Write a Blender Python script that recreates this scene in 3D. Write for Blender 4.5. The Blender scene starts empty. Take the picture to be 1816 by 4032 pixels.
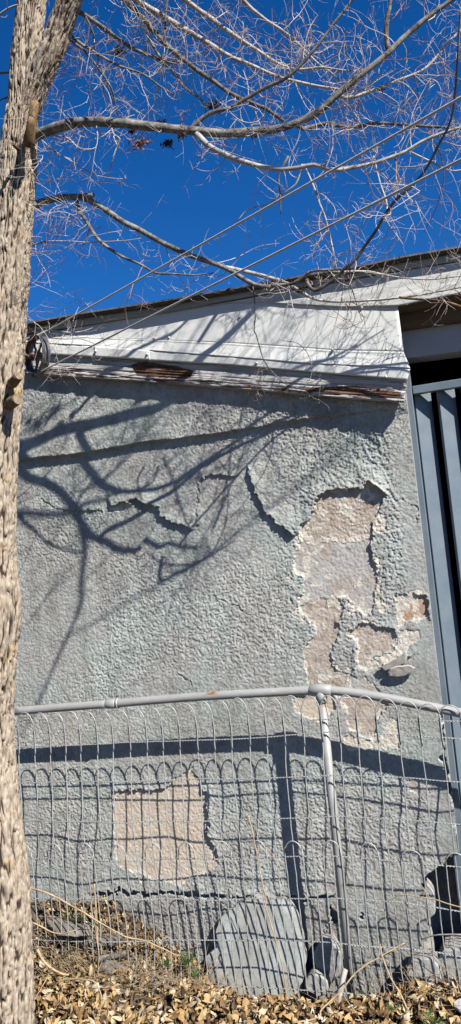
import bpy, bmesh, math, random
import numpy as np
from math import sin, cos, radians, pi, sqrt
from mathutils import Vector, Matrix

scene = bpy.context.scene
COL = scene.collection
random.seed(7)
RNG = np.random.default_rng(11)

# ------------------------------------------------------------------ camera
FPX = 3028.0                       # focal length in photo pixels (photo 1816 x 4032)
CAM = np.array([0.0, 0.0, 1.59])
_y, _p, _r = radians(17.0), radians(5.2), radians(5.3)
_f = np.array([-sin(_y) * cos(_p), cos(_y) * cos(_p), sin(_p)])
_r0 = np.array([cos(_y), sin(_y), 0.0]); _u0 = np.cross(_r0, _f)
_cx = cos(_r) * _r0 - sin(_r) * _u0
_cy = sin(_r) * _r0 + cos(_r) * _u0
cd = bpy.data.cameras.new("camera"); cam = bpy.data.objects.new("camera", cd); COL.objects.link(cam)
cd.sensor_fit = 'VERTICAL'; cd.sensor_height = 36.0; cd.lens = FPX * 36.0 / 4032.0
cd.clip_start = 0.05; cd.clip_end = 2000
cam.matrix_world = Matrix(((_cx[0], _cy[0], -_f[0], CAM[0]), (_cx[1], _cy[1], -_f[1], CAM[1]),
                           (_cx[2], _cy[2], -_f[2], CAM[2]), (0, 0, 0, 1)))
scene.camera = cam

# ------------------------------------------------------------------ sky, sun, exposure
SUN = np.array([1.60, -1.0, 1.68])             # direction towards the sun (wall runs along x, faces -y)
world = bpy.data.worlds.new("World"); scene.world = world; world.use_nodes = True
wn = world.node_tree.nodes; wl_ = world.node_tree.links
sky = wn.new("ShaderNodeTexSky"); sky.sky_type = 'NISHITA'; sky.sun_disc = False
sky.sun_elevation = math.atan2(SUN[2], math.hypot(SUN[0], SUN[1]))
sky.sun_rotation = math.atan2(SUN[0], SUN[1])
sky.altitude = 1600; sky.air_density = 1.0; sky.dust_density = 0.0; sky.ozone_density = 6.0
bg = wn["Background"]; bg.inputs[1].default_value = 0.052
hs = wn.new("ShaderNodeHueSaturation"); hs.inputs["Saturation"].default_value = 1.27; hs.inputs["Hue"].default_value = 0.508
wl_.new(sky.outputs[0], hs.inputs["Color"]); wl_.new(hs.outputs[0], bg.inputs[0])
sd = bpy.data.lights.new("sun", 'SUN'); sd.energy = 5.0; sd.angle = radians(0.42); sd.color = (1.0, 0.955, 0.89)
so = bpy.data.objects.new("sun", sd); COL.objects.link(so)
so.rotation_euler = Vector(SUN).to_track_quat('Z', 'Y').to_euler(); so.location = (4, -4, 8)
vs = scene.view_settings
vs.view_transform = 'Standard'; vs.look = 'None'; vs.exposure = 1.38; vs.gamma = 1.0; vs.use_curve_mapping = False
scene.cycles.max_bounces = 6

# ------------------------------------------------------------------ helpers
W = 3.13          # wall plane (y)
FN = 2.993        # fence plane (y)
K = 908.0 / 1160.0

def onY(px, py, Y):
    v = _f * FPX + _cx * (px - 908.0) - _cy * (py - 2016.0)
    return CAM + v * ((Y - CAM[1]) / v[1])

def S(ox, oy, pts, k=K):
    return [(ox + x * k, oy + y * k) for x, y in pts]

def wallxz(pts):
    return np.array([[q[0], q[2]] for q in (onY(a, b, W) for a, b in pts)])

def root_loc(p):
    l = np.zeros(3)
    while p is not None:
        l += np.array(p.location); p = p.parent
    return l

def tag(o, label=None, cat=None, group=None, kind=None):
    if label: o["label"] = label
    if cat: o["category"] = cat
    if group: o["group"] = group
    if kind: o["kind"] = kind
    return o

def thing(name, loc, label, cat, group=None):
    o = bpy.data.objects.new(name, None); o.empty_display_size = 0.1
    COL.objects.link(o); o.location = tuple(loc)
    return tag(o, label, cat, group)

def link_mesh(name, me, mats, parent=None, smooth=False, off=None):
    for m in (mats if isinstance(mats, (list, tuple)) else [mats]):
        me.materials.append(m)
    if smooth:
        me.polygons.foreach_set("use_smooth", np.ones(len(me.polygons), dtype=bool))
    o = bpy.data.objects.new(name, me); COL.objects.link(o)
    if parent is not None: o.parent = parent
    if off is not None: o.location = tuple(off)
    return o

def obj(name, verts, faces, mats, parent=None, smooth=False, fmat=None, origin=None):
    """verts in world space; moved into the parent's space (or round `origin`)"""
    v = np.array(verts, dtype=float).reshape(-1, 3)
    if parent is not None:
        v = v - root_loc(parent)
    off = None
    if parent is None:
        o_ = np.array(origin) if origin is not None else np.array([v[:, 0].mean(), v[:, 1].mean(), v[:, 2].min()])
        v = v - o_; off = o_
    me = bpy.data.meshes.new(name)
    if isinstance(faces, np.ndarray):
        nf, k = faces.shape
        me.vertices.add(len(v)); me.vertices.foreach_set("co", v.astype(np.float32).ravel())
        me.loops.add(nf * k); me.loops.foreach_set("vertex_index", faces.astype(np.int32).ravel())
        me.polygons.add(nf); me.polygons.foreach_set("loop_start", np.arange(0, nf * k, k, dtype=np.int32))
        me.update(calc_edges=True)
    else:
        me.from_pydata(v.tolist(), [], faces); me.update()
    if fmat is not None:
        me.polygons.foreach_set("material_index", np.array(fmat, dtype=np.int32))
    return link_mesh(name, me, mats, parent, smooth, off)

# ---- value noise in numpy
_TAB = RNG.random((256, 256))
def vn(x, y, seed=0):
    x = np.asarray(x, float) + seed * 17.31; y = np.asarray(y, float) + seed * 5.77
    xi = np.floor(x).astype(int); yi = np.floor(y).astype(int)
    fx = x - xi; fy = y - yi
    fx = fx * fx * (3 - 2 * fx); fy = fy * fy * (3 - 2 * fy)
    a = _TAB[xi & 255, yi & 255]; b = _TAB[(xi + 1) & 255, yi & 255]
    c = _TAB[xi & 255, (yi + 1) & 255]; d = _TAB[(xi + 1) & 255, (yi + 1) & 255]
    return (a * (1 - fx) + b * fx) * (1 - fy) + (c * (1 - fx) + d * fx) * fy
def fbm(x, y, o=3, seed=0):
    s = 0; a = 1; t = 0
    for i in range(o):
        s = s + a * vn(x * 2 ** i, y * 2 ** i, seed + i); t += a; a *= 0.5
    return s / t

def smooth01(t):
    t = np.clip(t, 0, 1); return t * t * (3 - 2 * t)

def in_poly(X, Z, poly):
    ins = np.zeros(X.shape, bool); n = len(poly); j = n - 1
    for i in range(n):
        xi, zi = poly[i]; xj, zj = poly[j]
        c = ((zi > Z) != (zj > Z)) & (X < (xj - xi) * (Z - zi) / (zj - zi + 1e-12) + xi)
        ins ^= c; j = i
    return ins

def poly_dist(X, Z, pts, closed=False):
    """distance, side sign (+ = left of travel) and arc parameter of the nearest point"""
    best = np.full(X.shape, 1e9); side = np.zeros(X.shape); arc = np.zeros(X.shape)
    P = np.array(pts); n = len(P)
    L = [0]
    for i in range(1, n): L.append(L[-1] + np.hypot(*(P[i] - P[i - 1])))
    T = L[-1]
    for i in range(n if closed else n - 1):
        a = P[i]; b = P[(i + 1) % n]; d = b - a; l2 = d @ d + 1e-12
        t = np.clip(((X - a[0]) * d[0] + (Z - a[1]) * d[1]) / l2, 0, 1)
        ex = X - (a[0] + t * d[0]); ez = Z - (a[1] + t * d[1])
        dd = np.hypot(ex, ez); m = dd < best
        best[m] = dd[m]; side[m] = np.sign(d[0] * ez - d[1] * ex)[m]
        arc[m] = ((L[i] + t * sqrt(l2)) / T)[m] if not closed else 0
    return best, side, arc

# ---- tubes
class MB:
    def __init__(s): s.v = []; s.f = []; s.n = 0
    def add(s, v, f):
        s.v.append(np.asarray(v, float)); s.f += [tuple(i + s.n for i in q) for q in f]; s.n += len(v)
    def tube(s, pts, rad, n=6, cap=True):
        P = np.asarray(pts, float); m = len(P)
        R = np.full(m, rad, float) if np.isscalar(rad) else np.asarray(rad, float)
        T = np.gradient(P, axis=0); T /= (np.linalg.norm(T, axis=1)[:, None] + 1e-12)
        up = np.array([0, 0, 1.0]) if abs(T[0][2]) < 0.9 else np.array([1.0, 0, 0])
        nrm = np.cross(T[0], up); nrm /= np.linalg.norm(nrm)
        ang = np.arange(n) * 2 * pi / n; V = np.zeros((m, n, 3))
        for i in range(m):
            nrm = nrm - T[i] * (nrm @ T[i]); nrm /= np.linalg.norm(nrm) + 1e-12
            bi = np.cross(T[i], nrm)
            V[i] = P[i] + R[i] * (np.cos(ang)[:, None] * nrm + np.sin(ang)[:, None] * bi)
        f = []
        for i in range(m - 1):
            for j in range(n):
                k = (j + 1) % n
                f.append((i * n + j, i * n + k, (i + 1) * n + k, (i + 1) * n + j))
        if cap:
            f.append(tuple(range(n - 1, -1, -1))); f.append(tuple((m - 1) * n + j for j in range(n)))
        s.add(V.reshape(-1, 3), f); return s
    def box(s, lo, hi):
        x0, y0, z0 = lo; x1, y1, z1 = hi
        s.add([(x0, y0, z0), (x1, y0, z0), (x1, y1, z0), (x0, y1, z0), (x0, y0, z1), (x1, y0, z1), (x1, y1, z1), (x0, y1, z1)],
              [(0, 3, 2, 1), (4, 5, 6, 7), (0, 1, 5, 4), (1, 2, 6, 5), (2, 3, 7, 6), (3, 0, 4, 7)]); return s
    def build(s, name, mats, parent=None, smooth=False, origin=None):
        return obj(name, np.vstack(s.v), s.f, mats, parent, smooth, origin=origin)

def cr(pts, step=0.03, vals=None):
    """Catmull-Rom resample of 3-D points (and values)"""
    P = np.array(pts, float); V = None if vals is None else np.array(vals, float)
    if len(P) < 2: return P, V
    Q = np.vstack([2 * P[0] - P[1], P, 2 * P[-1] - P[-2]]); out = []; ov = []
    for i in range(1, len(Q) - 2):
        n = max(2, int(np.linalg.norm(Q[i + 1] - Q[i]) / step))
        for k in range(n):
            t = k / n
            out.append(0.5 * ((2 * Q[i]) + (-Q[i - 1] + Q[i + 1]) * t + (2 * Q[i - 1] - 5 * Q[i] + 4 * Q[i + 1] - Q[i + 2]) * t * t
                              + (-Q[i - 1] + 3 * Q[i] - 3 * Q[i + 1] + Q[i + 2]) * t ** 3))
            if V is not None: ov.append(V[i - 1] * (1 - t) + V[i] * t)
    out.append(P[-1])
    if V is not None: ov.append(V[-1])
    return np.array(out), (np.array(ov) if V is not None else None)

def boxpart(name, lo, hi, mat, parent, bevel=0.003):
    m = MB().box(lo, hi); o = m.build(name, mat, parent)
    if bevel:
        b = o.modifiers.new("bevel", 'BEVEL'); b.width = bevel; b.segments = 2
    return o

# ------------------------------------------------------------------ materials
def new_mat(name, rough=0.8, spec=0.3, metal=0.0):
    m = bpy.data.materials.new(name); m.use_nodes = True
    b = m.node_tree.nodes["Principled BSDF"]
    b.inputs["Roughness"].default_value = rough; b.inputs["Metallic"].default_value = metal
    b.inputs["Specular IOR Level"].default_value = spec
    return m, m.node_tree, b

def coords(nt, scale=(1, 1, 1)):
    tc = nt.nodes.new("ShaderNodeTexCoord"); mp = nt.nodes.new("ShaderNodeMapping")
    mp.inputs["Scale"].default_value = scale
    nt.links.new(tc.outputs["Object"], mp.inputs[0]); return mp.outputs[0]

def noise(nt, vec, scale, detail=4, rough=0.55):
    n = nt.nodes.new("ShaderNodeTexNoise"); n.inputs["Scale"].default_value = scale
    n.inputs["Detail"].default_value = detail; n.inputs["Roughness"].default_value = rough
    nt.links.new(vec, n.inputs["Vector"]); return n.outputs["Fac"]

def ramp(nt, fac, stops):
    r = nt.nodes.new("ShaderNodeValToRGB"); e = r.color_ramp.elements
    while len(e) < len(stops): e.new(0.5)
    for i, (p, c) in enumerate(stops): e[i].position = p; e[i].color = (*c, 1)
    nt.links.new(fac, r.inputs[0]); return r.outputs[0]

def mixc(nt, fac, a, b, mode='MIX'):
    n = nt.nodes.new("ShaderNodeMix"); n.data_type = 'RGBA'; n.blend_type = mode
    for s, v in (("A", a), ("B", b)):
        i = [q for q in n.inputs if q.name == s and q.type == 'RGBA'][0]
        if isinstance(v, tuple): i.default_value = (*v, 1)
        else: nt.links.new(v, i)
    if isinstance(fac, float): n.inputs[0].default_value = fac
    else: nt.links.new(fac, n.inputs[0])
    return [q for q in n.outputs if q.type == 'RGBA'][0]

def bump(nt, b, h, strength, dist):
    n = nt.nodes.new("ShaderNodeBump"); n.inputs["Strength"].default_value = strength; n.inputs["Distance"].default_value = dist
    nt.links.new(h, n.inputs["Height"]); nt.links.new(n.outputs[0], b.inputs["Normal"])

def simple(name, stops, scale=20, rough=0.8, spec=0.3, metal=0.0, bs=0.0, bd=0.002, bscale=None, sv=(1, 1, 1), detail=4):
    m, nt, b = new_mat(name, rough, spec, metal)
    v = coords(nt, sv); f = noise(nt, v, scale, detail)
    nt.links.new(ramp(nt, f, stops), b.inputs["Base Color"])
    if bs: bump(nt, b, noise(nt, v, bscale or scale * 2, 5), bs, bd)
    return m

def mat_stucco(splash_on=True):
    m, nt, b = new_mat("painted_stucco", 0.9, 0.15)
    v = coords(nt)
    big = noise(nt, v, 3.2, 4, 0.6); fine = noise(nt, v, 60, 4, 0.6); mid = noise(nt, v, 14, 4, 0.6)
    c1 = ramp(nt, mid, [(0.36, (0.392, 0.388, 0.370)), (0.62, (0.505, 0.498, 0.474))])
    c2 = ramp(nt, mid, [(0.36, (0.365, 0.398, 0.378)), (0.62, (0.468, 0.508, 0.486))])
    c = mixc(nt, ramp(nt, big, [(0.43, (0, 0, 0)), (0.60, (1, 1, 1))]), c1, c2)
    sp = ramp(nt, fine, [(0.30, (0.72, 0.72, 0.72)), (0.52, (1, 1, 1))])
    drip = ramp(nt, noise(nt, coords(nt, (1, 1, 0.10)), 16, 4, 0.6), [(0.36, (0.84, 0.83, 0.81)), (0.56, (1, 1, 1))])
    wash = ramp(nt, noise(nt, v, 1.5, 5, 0.65), [(0.34, (0.86, 0.86, 0.85)), (0.64, (1.08, 1.08, 1.07))])
    c = mixc(nt, 1.0, mixc(nt, 1.0, c, drip, 'MULTIPLY'), wash, 'MULTIPLY')
    sx = nt.nodes.new("ShaderNodeSeparateXYZ"); nt.links.new(v, sx.inputs[0])
    ad = nt.nodes.new("ShaderNodeMath"); ad.operation = 'MULTIPLY_ADD'; ad.inputs[1].default_value = -0.45
    nt.links.new(noise(nt, v, 5, 4, 0.6), ad.inputs[0]); nt.links.new(sx.outputs["Z"], ad.inputs[2])
    splash = ramp(nt, ad.outputs[0], [(0.0, (1, 1, 1)), (0.12, (0, 0, 0))])
    if splash_on: c = mixc(nt, splash, c, mixc(nt, 0.55, c, (0.30, 0.275, 0.245)))
    nt.links.new(mixc(nt, 1.0, c, sp, 'MULTIPLY'), b.inputs["Base Color"])
    bump(nt, b, noise(nt, v, 300, 5, 0.65), 0.7, 0.003)
    return m
M = {}
M['stucco'] = mat_stucco()
M['slab'] = mat_stucco(False); M['slab'].name = "fallen_painted_stucco"
for _n in M['slab'].node_tree.nodes:
    if _n.type == 'VALTORGB' and 0.3 < _n.color_ramp.elements[0].color[0] < 0.5:
        for _e in _n.color_ramp.elements: _e.color = (*[min(1, q * 1.06) for q in _e.color[:3]], 1)
_nt = M['slab'].node_tree; _bn = [n for n in _nt.nodes if n.type == 'BUMP'][0]
_bn.inputs["Strength"].default_value = 0.2; _bn.inputs["Distance"].default_value = 0.004
[n for n in _nt.nodes if n.type == 'TEX_NOISE'][-1].inputs["Scale"].default_value = 110
M['brown'] = simple("brown_coat", [(0.3, (0.349, 0.279, 0.225)), (0.5, (0.488, 0.418, 0.351)), (0.72, (0.546, 0.497, 0.440))], 22, 0.92, 0.1, bs=0.6, bd=0.003, bscale=220)
M['lilac'] = simple("grey_coat", [(0.32, (0.430, 0.362, 0.304)), (0.5, (0.461, 0.435, 0.401)), (0.66, (0.490, 0.483, 0.464))], 9, 0.92, 0.1, bs=0.4, bd=0.002, bscale=250)
M['cream'] = simple("cream_coat", [(0.3, (0.515, 0.455, 0.376)), (0.6, (0.693, 0.649, 0.564))], 45, 0.9, 0.1, bs=0.6, bd=0.003, bscale=200)
M['orange'] = simple("orange_coat", [(0.3, (0.414, 0.253, 0.161)), (0.6, (0.598, 0.437, 0.333))], 30, 0.92, 0.1, bs=0.6, bd=0.003, bscale=200)
M['tan'] = simple("tan_coat", [(0.3, (0.529, 0.425, 0.333)), (0.5, (0.609, 0.523, 0.425)), (0.7, (0.575, 0.517, 0.448))], 10, 0.92, 0.1, bs=0.5, bd=0.003, bscale=220)
M['mortar'] = simple("broken_mortar", [(0.3, (0.26, 0.245, 0.23)), (0.7, (0.42, 0.40, 0.38))], 40, 0.95, 0.1, bs=0.8, bd=0.006, bscale=90)
M['concrete'] = simple("dirty_shade_toned_concrete", [(0.3, (0.13, 0.115, 0.10)), (0.7, (0.29, 0.26, 0.23))], 25, 0.95, 0.1, bs=0.9, bd=0.006, bscale=120)  # tone also darkened for the shade the shards lie in
M['metalwhite'] = simple("painted_sheet_metal", [(0.3, (0.683, 0.695, 0.665)), (0.7, (0.769, 0.781, 0.750))], 4, 0.45, 0.35, bs=0.12, bd=0.01, bscale=6)
M['fascia'] = simple("painted_fascia_wood", [(0.35, (0.543, 0.555, 0.525)), (0.65, (0.684, 0.690, 0.661))], 30, 0.65, 0.3, bs=0.5, bd=0.003, bscale=40, sv=(0.12, 1, 1.2))
M['trim'] = simple("shade_grey_trim", [(0.35, (0.34, 0.34, 0.325)), (0.65, (0.45, 0.45, 0.43))], 30, 0.7, 0.3, bs=0.5, bd=0.003, bscale=40, sv=(0.1, 1, 1.2))  # board greyed in its colour for the shade under the roof edge
M['underwood'] = simple("bare_brown_wood", [(0.35, (0.13, 0.09, 0.055)), (0.65, (0.24, 0.175, 0.11))], 30, 0.8, 0.2, sv=(0.1, 1, 1))
M['shingle'] = simple("roof_felt", [(0.3, (0.06, 0.055, 0.05)), (0.7, (0.13, 0.12, 0.11))], 90, 0.95, 0.1, bs=0.8, bd=0.006, bscale=120)
M['header'] = simple("header_paint", [(0.35, (0.45, 0.46, 0.48)), (0.65, (0.50, 0.51, 0.53))], 8, 0.6, 0.3)
M['gate'] = simple("blue_grey_gate_paint", [(0.35, (0.135, 0.175, 0.215)), (0.7, (0.17, 0.21, 0.245))], 12, 0.38, 0.45, bs=0.15, bd=0.002, bscale=60)
M['dark'] = simple("dark_interior", [(0.3, (0.012, 0.012, 0.012)), (0.7, (0.03, 0.028, 0.026))], 8, 0.9, 0.1)  # near-black colour puts the unlit depth behind the gate into the walls
M['galv'] = simple("galvanised_wire", [(0.35, (0.337, 0.347, 0.337)), (0.65, (0.495, 0.505, 0.495))], 90, 0.5, 0.5, 0.2)
def mat_pipe():
    m, nt, b = new_mat("pipe_paint", 0.5, 0.4)
    v = coords(nt, (0.5, 1, 1)); f = noise(nt, v, 16, 6, 0.6)
    c = ramp(nt, f, [(0.30, (0.16, 0.075, 0.035)), (0.36, (0.34, 0.22, 0.13)), (0.39, (0.31, 0.31, 0.30)), (0.62, (0.38, 0.38, 0.37)), (0.70, (0.52, 0.52, 0.50))])
    nt.links.new(c, b.inputs["Base Color"]); bump(nt, b, f, 0.3, 0.003)
    return m
M['pipe'] = mat_pipe()
def mat_plank():
    m, nt, b = new_mat("peeling_white_paint", 0.85, 0.15)
    tc = nt.nodes.new("ShaderNodeTexCoord"); rt = nt.nodes.new("ShaderNodeMapping"); rt.inputs["Rotation"].default_value = (0, -0.238, 0)
    nt.links.new(tc.outputs["Object"], rt.inputs[0])
    def along(sc):
        mp = nt.nodes.new("ShaderNodeMapping"); mp.inputs["Scale"].default_value = sc; nt.links.new(rt.outputs[0], mp.inputs[0]); return mp.outputs[0]
    at = nt.nodes.new("ShaderNodeAttribute"); at.attribute_name = "peel"
    g = along((0.06, 1, 1)); g2 = along((0.3, 1, 1))
    grain = noise(nt, g, 130, 4, 0.6); crack = noise(nt, along((0.05, 1, 1)), 210, 3, 0.6); rag = noise(nt, g2, 45, 5, 0.7)
    def madd(x, k, y):
        ad = nt.nodes.new("ShaderNodeMath"); ad.operation = 'MULTIPLY_ADD'; ad.inputs[1].default_value = k
        nt.links.new(x, ad.inputs[0])
        if isinstance(y, float): ad.inputs[2].default_value = y
        else: nt.links.new(y, ad.inputs[2])
        return ad.outputs[0]
    t = madd(grain, 0.55, madd(rag, 0.55, at.outputs["Fac"]))
    wood = ramp(nt, grain, [(0.3, (0.05, 0.026, 0.016)), (0.5, (0.14, 0.068, 0.042)), (0.7, (0.26, 0.16, 0.11))])
    grey = ramp(nt, grain, [(0.35, (0.20, 0.18, 0.16)), (0.65, (0.42, 0.40, 0.37))])
    paint = ramp(nt, noise(nt, g, 60, 5), [(0.3, (0.46, 0.45, 0.43)), (0.6, (0.63, 0.62, 0.60))])
    paint = mixc(nt, ramp(nt, crack, [(0.60, (0, 0, 0)), (0.66, (1, 1, 1))]), paint, grey)
    nt.links.new(mixc(nt, ramp(nt, t, [(0.70, (0, 0, 0)), (0.76, (1, 1, 1))]), paint, wood), b.inputs["Base Color"])
    bump(nt, b, crack, 1.0, -0.006)
    return m
M['plank'] = mat_plank()
def mat_bark():
    m, nt, b = new_mat("furrowed_bark", 0.92, 0.1)
    v = coords(nt, (1, 1, 0.35)); f = noise(nt, v, 70, 5, 0.6); l = noise(nt, coords(nt), 9, 4, 0.6)
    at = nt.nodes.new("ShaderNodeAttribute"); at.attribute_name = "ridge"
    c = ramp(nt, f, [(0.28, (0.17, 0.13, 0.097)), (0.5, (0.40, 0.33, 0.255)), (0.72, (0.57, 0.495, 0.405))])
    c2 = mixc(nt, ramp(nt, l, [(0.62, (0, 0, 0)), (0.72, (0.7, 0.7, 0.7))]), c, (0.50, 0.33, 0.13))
    fur = mixc(nt, ramp(nt, at.outputs["Fac"], [(0.2, (1, 1, 1)), (0.6, (0, 0, 0))]), c2, (0.05, 0.038, 0.03))  # furrow floors coloured near-black, painting in their shade
    nt.links.new(fur, b.inputs["Base Color"]); bump(nt, b, noise(nt, v, 160, 5), 0.6, 0.004)
    return m
M['bark'] = mat_bark()
M['limb'] = simple("grey_limb_bark", [(0.35, (0.096, 0.084, 0.072)), (0.5, (0.200, 0.184, 0.164)), (0.68, (0.336, 0.320, 0.296))], 40, 0.85, 0.15, bs=0.6, bd=0.004, bscale=120)
M['limbdark'] = simple("dark_limb_bark", [(0.35, (0.10, 0.085, 0.075)), (0.68, (0.26, 0.235, 0.21))], 40, 0.85, 0.15, bs=0.6, bd=0.004, bscale=120)
M['limbpale'] = simple("pale_limb_bark", [(0.35, (0.330, 0.303, 0.281)), (0.68, (0.594, 0.561, 0.528))], 30, 0.8, 0.2, bs=0.5, bd=0.003, bscale=90)
M['twig'] = simple("pale_twig_bark", [(0.35, (0.381, 0.319, 0.280)), (0.5, (0.605, 0.538, 0.493)), (0.68, (0.784, 0.728, 0.683))], 14, 0.8, 0.2)
M['twigred'] = simple("reddish_twig_bark", [(0.35, (0.22, 0.125, 0.09)), (0.68, (0.44, 0.29, 0.24))], 14, 0.8, 0.2)
M['clump'] = simple("dark_dead_clump", [(0.3, (0.03, 0.026, 0.022)), (0.7, (0.10, 0.08, 0.065))], 60, 0.9, 0.1)
M['stubwood'] = simple("weathered_stub_wood", [(0.35, (0.105, 0.061, 0.032)), (0.65, (0.300, 0.194, 0.098))], 40, 0.85, 0.15, sv=(1, 1, 0.15), bs=0.6, bd=0.004, bscale=90)
M['endgrain'] = simple("cut_end_grain", [(0.35, (0.187, 0.128, 0.076)), (0.65, (0.340, 0.264, 0.178))], 60, 0.85, 0.15)
M['rope'] = simple("grey_white_line", [(0.35, (0.50, 0.50, 0.47)), (0.65, (0.66, 0.66, 0.63))], 120, 0.8, 0.2)
M['steel'] = simple("tarnished_steel", [(0.35, (0.10, 0.10, 0.105)), (0.65, (0.22, 0.22, 0.23))], 50, 0.45, 0.5, 0.5)
M['rust'] = simple("rusty_steel", [(0.35, (0.17, 0.09, 0.06)), (0.65, (0.30, 0.22, 0.18))], 50, 0.7, 0.3, 0.2)
M['soil'] = simple("soil_and_crumbs", [(0.3, (0.06, 0.045, 0.033)), (0.6, (0.15, 0.12, 0.09)), (0.75, (0.26, 0.22, 0.17))], 45, 0.95, 0.1, bs=1.0, bd=0.01, bscale=90)
def mat_leaf(name, a, b_):
    m, nt, b = new_mat(name, 0.75, 0.2)
    oi = nt.nodes.new("ShaderNodeObjectInfo"); v = coords(nt)
    at = nt.nodes.new("ShaderNodeAttribute"); at.attribute_name = "tone"
    ad = nt.nodes.new("ShaderNodeMath"); ad.operation = 'ADD'
    nt.links.new(at.outputs["Fac"], ad.inputs[0]); nt.links.new(oi.outputs["Random"], ad.inputs[1])
    fr = nt.nodes.new("ShaderNodeMath"); fr.operation = 'FRACT'; nt.links.new(ad.outputs[0], fr.inputs[0])
    c = ramp(nt, fr.outputs[0], [(0.0, (0.06, 0.04, 0.025)), (0.22, (0.22, 0.13, 0.06)), (0.45, (0.40, 0.255, 0.11)), (0.7, (0.52, 0.375, 0.19)), (0.9, (0.56, 0.455, 0.29)), (1.0, (0.58, 0.53, 0.44))])
    sp = ramp(nt, noise(nt, v, 130, 3), [(0.3, (0.7, 0.66, 0.6)), (0.6, (1, 1, 1))])
    nt.links.new(mixc(nt, 1.0, c, sp, 'MULTIPLY'), b.inputs["Base Color"])
    return m
M['leaf'] = mat_leaf("dry_leaf", None, None)
M['stem'] = simple("dry_stalk", [(0.35, (0.36, 0.25, 0.14)), (0.65, (0.56, 0.44, 0.28))], 30, 0.8, 0.2)
M['green'] = simple("weed_leaf", [(0.35, (0.045, 0.10, 0.02)), (0.65, (0.11, 0.20, 0.04))], 40, 0.6, 0.3)
M['whitechip'] = simple("white_plaster", [(0.35, (0.50, 0.49, 0.46)), (0.65, (0.66, 0.65, 0.62))], 40, 0.9, 0.1, bs=0.4, bd=0.003, bscale=120)
def mat_plastic():
    m, nt, b = new_mat("clear_plastic", 0.15, 0.5)
    b.inputs["Base Color"].default_value = (0.8, 0.83, 0.85, 1); b.inputs["Alpha"].default_value = 0.45
    return m
M['plastic'] = mat_plastic()

ALB = 0.585        # all paint, bark and mineral tones are given as seen; this brings them to reflectance
for _m in list(bpy.data.materials):
    _b = _m.node_tree.nodes["Principled BSDF"]; _l = _b.inputs["Base Color"].links
    if _l: _m.node_tree.links.new(mixc(_m.node_tree, 1.0, _l[0].from_socket, (ALB, ALB, ALB), 'MULTIPLY'), _b.inputs["Base Color"])
# ------------------------------------------------------------------ ground
def gz(x, y):
    x = np.asarray(x, float); y = np.asarray(y, float)
    left = smooth01((-0.98 - x) / 0.75); right = smooth01((x + 0.60) / 0.25)
    back = np.clip((y - 2.70) / 0.38, 0, 1.05) ** 2
    z = 0.012 + 0.21 * left * back
    z = z - 0.11 * smooth01((y - 2.88) / 0.14) * (1 - left) * (1 - right) + 0.035 * right * smooth01((y - 2.75) / 0.2)
    near = smooth01((4 - np.hypot(x + 0.8, y - 2.8)) / 2)
    return z + near * 0.03 * (fbm(x * 7, y * 7, 3, 3) - 0.5)
xs = np.unique(np.concatenate([np.linspace(-120, -3, 14), np.linspace(-3, 1.5, 150), np.linspace(1.5, 120, 14)]))
ys = np.unique(np.concatenate([np.linspace(-120, 1.2, 14), np.linspace(1.2, 3.4, 90), np.linspace(3.4, 120, 14)]))
GX, GY = np.meshgrid(xs, ys); GZ = gz(GX, GY)
def gridfaces(nr, nc):
    i = np.arange(nr * nc).reshape(nr, nc)
    return np.stack([i[:-1, :-1].ravel(), i[:-1, 1:].ravel(), i[1:, 1:].ravel(), i[1:, :-1].ravel()], 1)
g = obj("ground", np.stack([GX.ravel(), GY.ravel(), GZ.ravel()], 1), gridfaces(len(ys), len(xs)), M['soil'], smooth=True, origin=(0, 0, 0))
tag(g, "bare brown soil under the leaf litter at the foot of the wall", kind="structure")

# ------------------------------------------------------------------ building
bld = thing("stucco_building", (-1.1, W, 0.0), "grey-green stucco building with peeling render under a white metal-clad eave", "building")
XR = -0.176                                        # right-hand corner of the wall
H_ = 0.003
gx = np.arange(-2.30, XR + 1e-6, H_); gz_ = np.arange(-0.28, 2.80, H_)
X, Z = np.meshgrid(gx, gz_)
wx = X + 0.014 * (fbm(X * 26, Z * 26, 3, 5) - 0.5) * 2 + 0.006 * (vn(X * 90, Z * 90, 9) - 0.5) * 2
wz = Z + 0.014 * (fbm(X * 26, Z * 26, 3, 6) - 0.5) * 2 + 0.006 * (vn(X * 90, Z * 90, 8) - 0.5) * 2
# dash-coat relief
coarse = fbm(X * 1.6, Z * 1.6, 2, 21)
upper_r = smooth01((X + 0.9) / 0.35) * smooth01((Z - 1.35) / 0.3)     # coarser throw at the upper right
trow = smooth01((X - (XR - 0.10)) / 0.05)                              # trowelled edge strip
qx = X + 0.006 * (vn(X * 60, Z * 60, 14) - 0.5); qz = Z + 0.006 * (vn(X * 60, Z * 60, 15) - 0.5)
n1 = vn(qx * 160, qz * 160, 1); n2 = vn(qx * 250, qz * 250, 2); n3 = vn(qx * 72, qz * 72, 3)
blob = smooth01((0.50 * n1 + 0.36 * n2 + 0.14 * n3 - 0.36) / 0.26)
worn = smooth01((fbm(X * 2.3, Z * 2.3, 3, 23) - 0.40) / 0.25)
amp = (0.0018 + 0.0014 * worn + 0.0018 * upper_r) * (1 - 0.6 * trow)
Hh = amp * (blob + (0.1 + 0.6 * upper_r) * (n3 - 0.5)) + 0.010 * (coarse - 0.5)
zone = np.zeros(X.shape, int)
zmats = ['stucco']
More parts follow.
